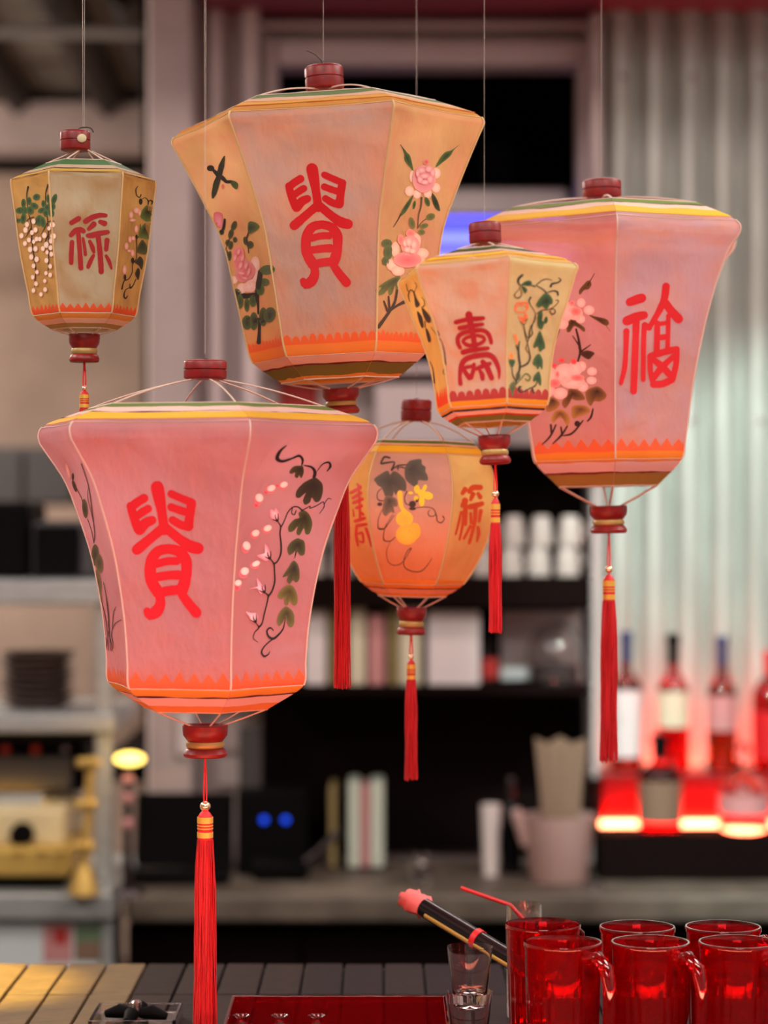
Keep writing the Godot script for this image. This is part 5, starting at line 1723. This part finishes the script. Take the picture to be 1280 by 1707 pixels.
	painted("painted_peonies", 2, func():
		on_sheet(610, 220, 4.74)
		var g := lin(44, 64, 34)
		var e := lin(86, 116, 56)
		shape([275, 105, 312, 155, 346, 190, 370, 302, 344, 280, 300, 222, 298, 170], lin(30, 40, 22), e)
		shape([738, 98, 672, 142, 620, 160, 575, 215, 548, 277, 602, 240, 660, 192, 692, 140], lin(30, 44, 24), e)
		brush([268, 98, 290, 130, 315, 165], [4, 8, 16], g)
		shape([368, 498, 302, 580, 263, 662, 302, 642, 347, 572], lin(30, 44, 24), e)
		brush([272, 650, 245, 700, 212, 752], [14, 8, 4], lin(74, 56, 34))
		shape([518, 480, 562, 540, 582, 622, 545, 602, 518, 540], lin(26, 30, 18), lin(60, 80, 40))
		for q in [[480, 550, 20, 40, -20], [378, 575, 12, 36, 10]]: dab(q[0], q[1], q[2], q[3], g, e, q[4])
		brush([435, 520, 430, 590, 412, 660, 405, 760], [18, 14, 10, 8], lin(96, 76, 44))
		brush([405, 760, 440, 710, 500, 670], 8, lin(96, 80, 48))
		for q in [[360, 720, 24, 48, -15], [506, 670, 38, 28, -20], [455, 742, 36, 20, -15], [436, 792, 28, 24, 0]]: dab(q[0], q[1], q[2], q[3], lin(84, 88, 44), lin(124, 124, 62), q[4])
		var w := lin(252, 226, 206)
		for q in [[362, 350, 22, 48], [550, 325, 36, 42], [550, 440, 33, 38], [340, 466, 36, 40], [400, 490, 30, 36], [485, 485, 32, 36]]: dab(q[0], q[1], q[2], q[3], w, lin(244, 196, 176))
		lift = 0.001
		dab(452, 370, 92, 108, lin(230, 130, 140), lin(236, 168, 168))
		dab(470, 235, 22, 20, lin(222, 80, 96), lin(232, 140, 140))
		lift = 0.0014
		for q in [[430, 300, 34, 26], [490, 290, 30, 28], [455, 345, 40, 22], [420, 370, 24, 34], [500, 370, 24, 34], [458, 395, 34, 20], [520, 320, 20, 34], [400, 320, 16, 36]]: dab(q[0], q[1], q[2], q[3], lin(248, 204, 200), lin(234, 150, 156))
		lift = 0.0006
		for q in [[160, 880, 42, 34], [172, 950, 36, 58], [150, 1020, 28, 36]]: dab(q[0], q[1], q[2], q[3], lin(70, 80, 42), lin(92, 104, 56))
		shape([262, 1135, 180, 1165, 110, 1210, 78, 1250, 95, 1287, 140, 1277, 168, 1240, 182, 1290, 206, 1272, 226, 1212, 240, 1250, 262, 1190], lin(66, 62, 34), lin(110, 116, 58), [230, 1170])
		var k := lin(66, 50, 34)
		brush([242, 1250, 222, 1350, 160, 1450, 95, 1540], [18, 20, 24, 30], k)
		brush([175, 1300, 182, 1400], [14, 20], k)
		brush([138, 1335, 165, 1410], [10, 20], k)
		brush([304, 1340, 245, 1370, 185, 1412], [30, 18, 18], k)
		for q in [[228, 930, 32, 62], [200, 1050, 42, 46], [250, 1095, 52, 42], [440, 960, 52, 42], [420, 1020, 46, 40], [390, 860, 40, 60]]: dab(q[0], q[1], q[2], q[3], lin(252, 206, 180), lin(244, 176, 150))
		lift = 0.001
		dab(322, 1010, 112, 62, lin(226, 100, 110), lin(238, 150, 140))
		dab(345, 900, 74, 84, lin(244, 170, 160), lin(238, 150, 140))
		dab(345, 800, 36, 34, lin(232, 112, 110), lin(238, 150, 134))
		dab(268, 850, 26, 40, lin(234, 120, 112), lin(238, 150, 134))
		lift = 0.0014
		for q in [[330, 870, 26, 34], [370, 890, 22, 36], [320, 930, 30, 24], [360, 940, 28, 22], [300, 880, 18, 30]]: dab(q[0], q[1], q[2], q[3], lin(252, 206, 190), lin(240, 164, 152)), "two pink peonies with green leaves")

func lantern_small_cream():
	var dye := func(i: int, w: float, t: float, kind: String) -> Color:
		var c: Color = lin(236, 208, 190)
		if i == 2: c = lin(232, 224, 170)
		if i in [0, 5]: c = lin(255, 206, 120)
		if i == 3: c = lin(236, 190, 130)
		c = mixes(c, lin(244, 176, 140) if i == 1 else c * 0.92, 0.3 + blotch(i, w, t, 6.0))
		if kind == "yoke_panel": c = lin(236, 196, 120)
		if kind == "hem_panel": c = lin(246, 180, 90)
		return c
	lantern({
		"label": "small cream silk lantern in front of the others, right of centre, with scalloped crimson border", "d": 2.30, "cx": 816, "cy": 560, "roll": 2.4, "pitch": 3.5,
		"angs": [-108.5, -50.0, 11.5, 71.0, 130.0, 190.0], "sh": 2.0, "bs": 10.0, "dye": dye, "sag": 0.03, "rib": "rib_cream", "rib_r": 1.7,
		"prof": [[420, 64], [445, 138], [452, 150], [459, 155], [474, 149], [512, 135], [548, 121], [582, 110], [612, 103], [645, 98], [683, 92], [707, 62]],
		"cap": [370, 405, 27], "foot": [727, 774, 27], "stay_bow": 1.0, "stay_r": 1.4,
		"tassel": {"bead_y": 824, "bead": 6.0, "head": [831, 875, 7.8], "end": 1055, "r": 10.0}, "lines": [0.0],
	})
	band("green_band", 0.03, 0.32, lin(90, 110, 66), 0.05)
	band("white_band", 0.34, 0.62, lin(244, 220, 204), 0.05)
	band("yellow_band", 0.60, 1.05, lin(255, 216, 66), 0.05)
	band("painted_line", 0.31, 0.35, lin(60, 44, 60), 0.05, 2.0, 0.001)
	band("painted_line", 0.61, 0.65, lin(60, 44, 80), 0.05, 4.0, 0.001)
	band("red_line", 1.05, 1.12, lin(160, 40, 40), 0.06, 7.0, 0.001)
	band("orange_band", 9.75, 10.15, lin(255, 180, 50), 0.02)
	band("navy_line", 10.14, 10.24, lin(50, 30, 80), 0.03, 4.0, 0.001)
	band("pale_pink_band", 10.22, 10.5, lin(255, 230, 220), 0.03)
	band("red_line", 10.5, 10.6, lin(220, 60, 40), 0.04, 2.0, 0.001)
	band("green_band", 10.6, 10.94, lin(136, 146, 70), 0.04)
	teeth("scalloped_border", 9.33, 9.76, 7, lin(206, 78, 76), true, [1, 2, 3, 4, 5])
	teeth("toothed_border", 9.0, 9.76, 6, lin(255, 90, 40), false, [0])
	painted("painted_character", 1, func():
		on_sheet(740, 500, 10.67)
		var r := lin(170, 14, 30)
		brush([445, 265, 470, 400, 510, 560, 540, 760, 560, 890], [132, 110, 105, 94, 94], r)
		brush([215, 395, 330, 365, 450, 340, 570, 335, 700, 322], [79, 79, 88, 88, 73], r)
		brush([285, 497, 450, 468, 560, 450, 690, 430], [84, 81, 79, 57], r)
		brush([290, 850, 250, 760, 255, 660, 330, 592, 500, 550, 690, 540, 790, 605, 830, 700, 842, 760], [68, 81, 84, 79, 79, 77, 81, 77, 68], r)
		brush([560, 635, 440, 655, 360, 700, 350, 750, 430, 805, 540, 800, 650, 770, 718, 715, 690, 655, 600, 632], [55, 62, 64, 64, 73, 73, 66, 64, 66, 57], r)
		brush([345, 930, 450, 900, 600, 880, 785, 858], [97, 90, 84, 66], r)
		brush([295, 1490, 285, 1350, 310, 1180, 370, 1070, 500, 1010, 680, 980, 800, 978, 890, 1040, 960, 1180, 985, 1300, 980, 1400], [81, 66, 97, 99, 97, 97, 101, 97, 79, 55, 26], r)
		brush([340, 1190, 385, 1290, 455, 1385], [68, 84, 90], r)
		brush([535, 1145, 525, 1250, 485, 1380], [68, 73, 79], r)
		brush([400, 1195, 470, 1185, 530, 1175], 66, r)
		brush([580, 1225, 700, 1172, 820, 1132], [68, 86, 73], r)
		brush([690, 1100, 760, 1180, 850, 1390], [88, 101, 92], r)
		brush([645, 1265, 680, 1330, 690, 1405], [62, 90, 77], r), "red seal-script character with dry-brush strokes")
	painted("painted_vine", 2, func():
		on_sheet(830, 430, 6.567)
		var k := lin(40, 44, 40)
		var br := lin(84, 62, 46)
		var g := lin(36, 66, 40)
		var e := lin(76, 106, 60)
		brush([262, 186, 225, 222, 216, 260, 236, 300], [24, 28, 24, 10], k)
		brush([236, 300, 330, 290, 400, 312], [9, 12, 14], k)
		shape([252, 292, 300, 252, 350, 248, 366, 280, 330, 305], g, e)
		shape([250, 305, 300, 325, 316, 360, 290, 388, 265, 350], g, e)
		brush([240, 310, 222, 345, 190, 380, 175, 405, 190, 432, 222, 436, 250, 412, 252, 372, 236, 330], [9, 9, 9, 14, 12, 14, 12, 9, 6], br)
		brush([410, 300, 470, 250, 530, 230, 590, 245], [10, 12, 10, 5], br)
		brush([572, 312, 588, 282, 645, 270, 684, 242, 655, 214], [22, 20, 16, 14, 6], k)
		brush([420, 305, 490, 345, 522, 382], [10, 13, 16], k)
		brush([530, 382, 590, 360, 642, 370, 652, 405], [9, 12, 22, 20], k)
		shape([515, 385, 470, 420, 420, 490, 412, 520, 440, 542, 480, 526, 510, 557, 540, 552, 560, 515, 590, 500, 592, 450, 555, 400], lin(24, 48, 28), e, [530, 470])
		brush([415, 612, 470, 575, 560, 560, 612, 530, 652, 490, 655, 462, 625, 465], [9, 10, 10, 9, 8, 10, 6], br)
		brush([560, 582, 590, 616, 622, 592, 610, 560, 580, 562, 562, 590], [10, 16, 14, 10, 8, 6], br)
		shape([472, 575, 435, 600, 424, 680, 430, 750, 470, 782, 492, 750, 505, 700, 478, 690, 486, 620], g, e)
		shape([520, 640, 498, 680, 512, 722, 540, 692, 536, 650], g, e)
		brush([352, 432, 335, 470, 355, 520, 390, 570, 405, 620, 402, 680, 362, 740, 342, 800, 336, 860, 312, 940], [22, 16, 10, 8, 10, 10, 14, 14, 18, 8], lin(70, 70, 50))
		brush([404, 620, 382, 700, 366, 780, 372, 830, 330, 872, 302, 840, 280, 750, 274, 730], [6, 8, 12, 14, 16, 9, 9, 8], lin(70, 80, 50))
		var o := lin(250, 116, 70)
		brush([185, 540, 200, 497, 250, 490, 305, 492, 322, 540, 296, 585, 240, 590, 190, 580, 184, 545], [14, 18, 22, 20, 16, 12, 12, 12, 14], o)
		brush([195, 560, 215, 525, 250, 520, 290, 525, 312, 555], [8, 10, 12, 10, 8], o)
		shape([218, 625, 250, 648, 272, 672, 290, 600, 312, 615, 316, 660, 282, 722, 250, 702], lin(250, 100, 50), lin(250, 130, 80))
		shape([240, 692, 275, 682, 322, 658, 302, 710, 276, 738, 254, 722], lin(70, 96, 50), e)
		brush([275, 735, 292, 840, 320, 940, 336, 1020, 345, 1100, 310, 1160, 240, 1192], [9, 9, 9, 14, 20, 22, 20], lin(64, 66, 46))
		brush([320, 940, 300, 990, 330, 1042], [8, 10, 8], lin(64, 66, 46))
		brush([232, 910, 220, 980, 225, 1090, 236, 1180, 215, 1290, 185, 1392], [9, 20, 24, 22, 20, 16], lin(56, 56, 44))
		shape([165, 838, 196, 830, 206, 870, 216, 930, 195, 942, 180, 890], lin(252, 120, 50), lin(250, 150, 90))
		brush([195, 958, 212, 1000], [12, 20], g)
		dab(140, 1075, 26, 40, lin(252, 130, 50), lin(250, 160, 90))
		shape([112, 1130, 145, 1108, 184, 1130, 150, 1202], g, e)
		brush([150, 1200, 156, 1280, 190, 1342], [9, 12, 14], k)
		shape([212, 1240, 188, 1290, 200, 1342, 237, 1320, 238, 1270], lin(60, 70, 44), lin(110, 120, 76))
		shape([178, 1350, 130, 1380, 118, 1430, 138, 1470, 150, 1522, 172, 1460, 188, 1400], lin(70, 74, 44), lin(110, 112, 66))
		brush([190, 1390, 250, 1320, 300, 1268, 346, 1300, 330, 1342, 290, 1322], [12, 14, 18, 20, 22, 8], lin(110, 116, 66))
		shape([455, 798, 420, 860, 382, 960, 395, 987, 430, 970, 450, 1027, 490, 1002, 510, 988, 506, 930, 480, 850], g, e, [450, 900])
		shape([440, 1048, 395, 1090, 376, 1160, 410, 1187, 430, 1222, 455, 1190, 480, 1222, 486, 1130, 470, 1080], g, e)
		shape([435, 1243, 390, 1290, 380, 1352, 420, 1347, 462, 1402, 470, 1330, 455, 1260], g, e)
		brush([425, 1350, 402, 1400, 340, 1430, 260, 1467, 224, 1448, 230, 1415, 254, 1410], [9, 14, 12, 14, 28, 26, 10], k)
		brush([376, 1430, 372, 1465, 402, 1477], [12, 16, 10], k), "green vine with orange tulip buds")
	painted("painted_leaves", 0, func():
		on_sheet(660, 430, 6.1)
		var k := lin(50, 32, 18)
		brush([108, 260, 120, 320, 136, 346], [5, 7, 6], k)
		brush([195, 250, 215, 280, 190, 350], 6, k)
		brush([145, 445, 130, 380, 152, 325, 185, 345, 202, 400, 240, 480], [5, 10, 10, 12, 18, 10], k)
		brush([265, 396, 295, 440, 290, 488, 265, 495], [5, 9, 10, 7], k)
		shape([195, 390, 247, 470, 215, 502, 198, 470], k, lin(80, 56, 28))
		shape([220, 540, 266, 590, 287, 680, 270, 712, 238, 640], k, lin(70, 48, 24))
		shape([268, 500, 352, 590, 357, 650, 322, 652, 285, 590], k, lin(70, 48, 24))
		shape([308, 710, 342, 760, 360, 840, 335, 852, 313, 770], k, lin(66, 46, 22))
		brush([300, 640, 302, 706], [12, 8], k)
		brush([360, 700, 430, 800, 470, 860, 495, 960, 506, 1082], [5, 6, 7, 10, 14], k)
		brush([425, 740, 440, 780, 425, 806], [6, 9, 6], k)
		brush([490, 1130, 486, 1170, 505, 1180, 509, 1140, 494, 1128], 7, k)
		brush([350, 1050, 380, 1130, 395, 1270], [5, 7, 15], k), "brown leaves and tendrils")

func lantern_round_orange():
	var dye := func(i: int, w: float, t: float, kind: String) -> Color:
		var c: Color = lin(228, 184, 170) if i in [1, 4] else lin(255, 226, 144)
		if i in [0, 5]: c = lin(255, 196, 112)
		c = mixes(c, c * 0.9, 0.5 + blotch(i, w, t, 4.0))
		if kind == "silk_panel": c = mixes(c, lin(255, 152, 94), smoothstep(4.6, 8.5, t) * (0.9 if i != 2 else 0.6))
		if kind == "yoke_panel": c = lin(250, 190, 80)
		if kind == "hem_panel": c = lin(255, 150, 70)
		return c
	lantern({
		"label": "round orange silk lantern hanging behind the pink one, with a painted yellow gourd", "d": 2.72, "cx": 690, "cy": 850, "roll": -1.3,
		"angs": [-94.0, -34.0, 26.0, 86.0, 146.0, 206.0], "sh": 2.0, "bs": 9.0, "dye": dye, "sag": 0.012, "rib": "rib_cream", "rib_r": 1.6,
		"prof": [[737, 97], [746, 105], [758, 115], [778, 126], [800, 133], [824, 136], [850, 134], [893, 124], [937, 106], [972, 84], [993, 56]],
		"cap": [666, 702, 25.5], "foot": [1012, 1058, 25], "stay_bow": 7.0, "stay_r": 1.5,
		"tassel": {"bead_y": 1095, "bead": 4.5, "head": [1100, 1135, 7.5], "end": 1300, "r": 9.8}, "lines": [0.0],
	})
	band("green_band", 0.0, 0.55, lin(110, 140, 70), 0.08)
	band("white_band", 0.58, 1.0, lin(246, 200, 160), 0.05)
	band("yellow_band", 1.0, 1.85, lin(255, 216, 50), 0.05)
	band("painted_line", 0.98, 1.06, lin(70, 70, 60), 0.05, 4.0, 0.001)
	band("orange_band", 8.75, 9.25, lin(255, 170, 70), 0.05)
	band("pale_pink_band", 9.3, 9.7, lin(255, 196, 160), 0.05)
	band("painted_line", 9.24, 9.31, lin(150, 70, 60), 0.04, 2.0, 0.001)
	painted("painted_gourd", 1, func():
		on_sheet(610, 740, 7.42)
		var s := lin(70, 66, 58)
		var e := lin(100, 94, 80)
		var k := lin(72, 54, 48)
		shape([240, 340, 105, 430, 125, 482, 145, 512, 190, 540, 220, 600, 245, 652, 325, 652, 347, 570, 360, 525, 365, 632, 412, 572, 490, 582, 497, 490, 470, 430, 400, 360, 340, 340, 298, 380, 280, 342], s, e, [290, 470])
		shape([480, 320, 520, 230, 580, 200, 680, 193, 692, 250, 737, 290, 735, 340, 762, 400, 757, 452, 650, 450, 640, 492, 600, 527, 540, 490, 488, 430], s, e, [570, 300])
		shape([240, 650, 320, 650, 382, 690, 388, 770, 342, 780, 352, 852, 310, 842, 280, 862, 240, 892, 203, 840, 213, 740], s, lin(140, 116, 92), [290, 700])
		brush([295, 175, 230, 165, 195, 215, 190, 245, 250, 236, 330, 226, 352, 240, 320, 322], [22, 26, 22, 26, 24, 18, 18, 30], k)
		brush([330, 315, 400, 270, 512, 260], [12, 18, 14], k)
		brush([380, 300, 440, 290, 540, 322], [12, 15, 16], k)
		brush([402, 270, 395, 330], [12, 10], k)
		brush([195, 550, 145, 600, 140, 670, 170, 700, 225, 702], [9, 10, 12, 14, 9], k)
		dab(170, 745, 32, 22, k, k)
		brush([210, 800, 155, 920, 150, 1030, 172, 1050, 225, 1045, 272, 990, 350, 880], [6, 8, 12, 22, 16, 10, 6], k)
		brush([330, 870, 280, 950, 240, 1020, 218, 1120, 226, 1190, 300, 1200, 362, 1150], [6, 6, 8, 9, 14, 12, 6], k)
		brush([300, 1210, 256, 1320, 270, 1440, 330, 1495, 410, 1490, 470, 1440, 530, 1340, 562, 1290, 520, 1312, 476, 1400, 470, 1500, 520, 1555, 620, 1580, 700, 1560, 780, 1470, 816, 1410], [5, 6, 7, 8, 8, 8, 8, 10, 8, 9, 10, 10, 10, 10, 6, 4], k)
		var y := lin(255, 214, 70)
		var ye := lin(255, 196, 70)
		brush([420, 610, 425, 700, 445, 790, 500, 860], [66, 60, 44, 70], y)
		dab(476, 925, 106, 98, ye, y)
		dab(505, 1120, 136, 126, y, ye)
		dab(600, 1080, 76, 106, ye, ye)
		var f := lin(255, 222, 60)
		for q in [[630, 560, 36, 52, 0], [725, 545, 24, 46, 25], [765, 640, 66, 48, 15], [690, 700, 36, 76, 0], [620, 672, 30, 30, 0], [552, 605, 32, 18, 0], [690, 610, 48, 48, 0]]: dab(q[0], q[1], q[2], q[3], f, f, q[4])
		dab(575, 745, 44, 42, k, k)
		dab(635, 695, 18, 34, k, k, 30)
		dab(575, 800, 44, 20, k, k)
		brush([505, 590, 478, 660, 490, 730, 540, 760], [16, 10, 12, 10], k)
		brush([610, 790, 740, 780, 830, 802, 870, 880, 882, 950, 930, 972, 968, 930, 952, 895], [7, 9, 9, 14, 12, 14, 10, 18], k)
		brush([862, 860, 842, 890, 790, 892, 768, 850, 792, 812], [8, 10, 10, 10, 5], k), "yellow gourd and blossom under grey leaves")
	painted("painted_character", 2, func():
		on_sheet(740, 770, 11.38)
		var r := lin(228, 84, 36)
		brush([345, 590, 392, 525], [79, 101], r)
		brush([470, 565, 540, 490, 680, 485], [79, 110, 101], r)
		brush([500, 715, 540, 615], [64, 99], r)
		brush([640, 605, 678, 665], [77, 90], r)
		brush([335, 835, 390, 735], [66, 123], r)
		brush([388, 740, 400, 950, 402, 1190], [99, 88, 55], r)
		brush([490, 850, 600, 825, 715, 790], [108, 106, 88], r)
		brush([592, 850, 572, 1150, 475, 1535], [92, 75, 55], r)
		brush([312, 950, 272, 1150, 215, 1370], [44, 48, 40], r)
		brush([362, 950, 352, 1150, 288, 1470], [66, 59, 44], r)
		brush([497, 975, 510, 1160], [57, 55], r)
		brush([690, 930, 658, 1130], [81, 55], r)
		brush([490, 1222, 370, 1450], [62, 53], r)
		brush([637, 1238, 650, 1350, 618, 1505], [57, 73, 37], r), "orange-red seal-script character")
	painted("painted_character", 0, func():
		on_sheet(570, 770, 8.125)
		var r := lin(226, 40, 26)
		brush([210, 300, 252, 340], [26, 46], r)
		for q in [[125, 418, 250, 352], [152, 490, 262, 420], [162, 552, 282, 500], [200, 622, 272, 592], [182, 802, 310, 762], [205, 862, 332, 842]]:
			brush([q[0], q[1], (q[0] + q[2]) / 2, (q[1] + q[3]) / 2, q[2], q[3]], [40, 46, 40], r)
		brush([230, 340, 240, 500, 250, 760], [33, 29, 37], r)
		brush([155, 640, 165, 732], [18, 24], r)
		brush([270, 690, 292, 712], 37, r)
		brush([202, 880, 196, 1000, 220, 1130], [37, 40, 26], r)
		brush([330, 900, 370, 1020, 402, 1142], [37, 37, 22], r)
		brush([230, 970, 280, 960, 292, 1080, 245, 1072], [26, 31, 29, 22], r), "red seal-script character seen edge on")

func lantern_pink_back():
	var dye := func(i: int, w: float, t: float, kind: String) -> Color:
		var c: Color = lin(230, 152, 154) if i in [0, 3] else lin(214, 182, 194)
		if i in [2, 5]: c = lin(248, 200, 184)
		c = mixes(c, lin(232, 172, 156), 0.3 + blotch(i, w, t, 8.0) * 0.9)
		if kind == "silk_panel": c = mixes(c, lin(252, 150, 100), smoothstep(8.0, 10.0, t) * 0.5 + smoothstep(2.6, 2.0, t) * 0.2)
		return c
	lantern({
		"label": "large pink silk lantern at the right, one rib facing us between peonies and red character", "d": 2.70, "alpha": 0.85, "cx": 1008, "cy": 560, "roll": 1.2,
		"angs": [-63.0, 0.0, 57.0, 111.0, 180.0, 237.0], "sh": 2.0, "bs": 10.0, "dye": dye, "sag": 0.03, "rib_r": 1.6,
		"prof": [[353, 172], [379, 230], [387, 241], [397, 249], [410, 246], [430, 229], [479, 206], [556, 181], [651, 158], [735, 144], [768, 137], [810, 92]],
		"cap": [300, 331, 32.5], "foot": [843, 889, 31], "stay_bow": 4.0, "stay_r": 1.8,
		"tassel": {"bead_y": 949, "bead": 6.5, "head": [958, 1003, 10.5], "end": 1270, "r": 13.5}, "lines": [0.0],
	})
	band("green_band", 0.0, 0.26, lin(130, 164, 66), 0.1)
	band("white_band", 0.26, 0.52, lin(255, 240, 220), 0.1)
	band("yellow_band", 0.52, 1.3, lin(255, 222, 60), 0.08)
	band("painted_line", 0.25, 0.28, lin(110, 70, 70), 0.1, 3.0, 0.001)
	band("orange_band", 9.6, 10.1, lin(255, 168, 60), 0.05)
	band("pale_pink_band", 10.12, 10.52, lin(255, 222, 216), 0.05)
	band("painted_line", 10.5, 10.55, lin(150, 60, 60), 0.05, 3.0, 0.001)
	band("green_band", 10.55, 10.98, lin(186, 156, 80), 0.05)
	teeth("zigzag_border", 9.0, 9.7, 6, lin(255, 126, 76))
	painted("painted_character", 1, func():
		on_sheet(1010, 460, 8.129)
		var r := lin(216, 30, 42)
		brush([318, 352, 420, 315, 480, 298], [114, 123, 123], r)
		brush([280, 608, 400, 555, 510, 530], [132, 123, 114], r)
		brush([405, 600, 392, 1000, 370, 1560], [97, 95, 95], r)
		brush([272, 748, 266, 1000, 246, 1250, 198, 1450], [84, 68, 73, 59], r)
		brush([515, 680, 505, 900, 500, 1405], [75, 73, 64], r)
		brush([520, 665, 580, 700], 84, r)
		brush([580, 700, 690, 520, 780, 330, 810, 140], [68, 84, 101, 108], r)
		brush([795, 350, 870, 460, 980, 580], [99, 114, 128], r)
		brush([692, 640, 682, 1060], [81, 86], r)
		brush([842, 540, 830, 1000], [66, 66], r)
		brush([700, 652, 840, 632], 62, r)
		brush([700, 835, 830, 822], 79, r)
		brush([592, 1082, 700, 1052, 850, 1012, 955, 990], [73, 95, 95, 81], r)
		brush([592, 1090, 600, 1300, 645, 1470], [77, 73, 84], r)
		brush([640, 1468, 760, 1460, 895, 1402], [95, 99, 92], r)
		brush([958, 990, 945, 1200, 898, 1400], [77, 84, 84], r)
		brush([620, 1120, 760, 1230, 890, 1370], [77, 101, 84], r)
		brush([920, 1080, 760, 1230, 640, 1380], [68, 95, 84], r), "red seal-script character")
	painted("painted_peonies", 0, func():
		on_sheet(880, 440, 5.333)
		var k := lin(58, 26, 20)
		var o := lin(120, 84, 46)
		brush([595, 80, 560, 140, 535, 185], [4, 8, 16], k)
		shape([540, 145, 568, 178, 542, 222, 500, 232, 465, 272, 454, 240, 488, 190], lin(90, 60, 36), o)
		shape([545, 455, 612, 468, 700, 490, 722, 530, 690, 547, 620, 507], k, o)
		brush([690, 540, 735, 600], [6, 3], o)
		shape([395, 478, 350, 540, 348, 600, 376, 602, 412, 553, 460, 572, 500, 603, 506, 568, 440, 518], k, o, [400, 515])
		brush([430, 580, 450, 660, 462, 740, 466, 790, 438, 884], [16, 20, 26, 24, 10], k)
		brush([400, 640, 455, 722], [8, 14], k)
		brush([470, 780, 562, 715], [16, 6], k)
		shape([465, 790, 530, 768, 592, 790, 572, 822, 540, 847, 490, 822], k, lin(84, 50, 34))
		shape([160, 1240, 215, 1183, 282, 1230, 272, 1270, 232, 1300, 168, 1312], k, lin(180, 120, 60), [220, 1210])
		shape([372, 1108, 462, 1130, 508, 1200, 430, 1212, 392, 1200, 370, 1240, 330, 1282, 303, 1230, 350, 1160], k, lin(150, 96, 50), [400, 1150])
		shape([520, 1130, 620, 1088, 694, 1150, 692, 1190, 640, 1222, 590, 1220, 560, 1262, 523, 1210], k, lin(150, 100, 54), [620, 1130])
		shape([208, 1380, 240, 1308, 310, 1298, 367, 1350, 372, 1410, 345, 1437, 320, 1382, 270, 1372, 230, 1412], lin(110, 66, 34), lin(196, 136, 68), [290, 1330])
		shape([388, 1280, 440, 1253, 520, 1263, 557, 1310, 500, 1342, 440, 1362, 398, 1372], lin(100, 60, 32), lin(190, 130, 66), [470, 1290])
		brush([250, 1430, 200, 1530, 128, 1605], [14, 18, 9], k)
		brush([205, 1430, 210, 1502], [18, 18], k)
		brush([352, 1440, 300, 1520, 222, 1597], [12, 20, 10], k)
		brush([295, 1450, 305, 1522], [14, 20], k)
		brush([580, 1290, 562, 1360, 530, 1397], [14, 20, 10], k)
		brush([492, 1390, 430, 1470, 380, 1512, 318, 1526], [10, 16, 18, 10], k)
		dab(440, 1420, 26, 26, k, k)
		brush([270, 590, 245, 640, 222, 700], [30, 40, 26], lin(70, 36, 26), o)
		var p := lin(255, 214, 208)
		var pe := lin(254, 184, 178)
		for q in [[350, 420, 74, 84], [475, 345, 38, 42], [545, 410, 48, 42], [470, 490, 42, 38], [310, 530, 52, 50], [420, 440, 70, 60]]: dab(q[0], q[1], q[2], q[3], p, pe)
		for q in [[200, 1000, 62, 84], [330, 970, 94, 86], [420, 930, 66, 66], [480, 910, 40, 46], [572, 955, 45, 38], [567, 1035, 45, 36], [490, 1090, 48, 45], [290, 1150, 64, 52], [180, 1110, 62, 72], [400, 1050, 110, 60]]: dab(q[0], q[1], q[2], q[3], p, pe)
		lift = 0.001
		for q in [[430, 420, 46, 36], [240, 1060, 54, 40], [445, 1010, 62, 28], [335, 340, 20, 18], [395, 345, 22, 22], [265, 980, 16, 30]]: dab(q[0], q[1], q[2], q[3], lin(250, 104, 108), lin(253, 164, 160))
		for q in [[235, 900, 28, 20], [302, 855, 30, 22], [410, 865, 28, 26]]: dab(q[0], q[1], q[2], q[3], lin(244, 66, 76), lin(250, 110, 112)), "pink peonies with brown leaves")
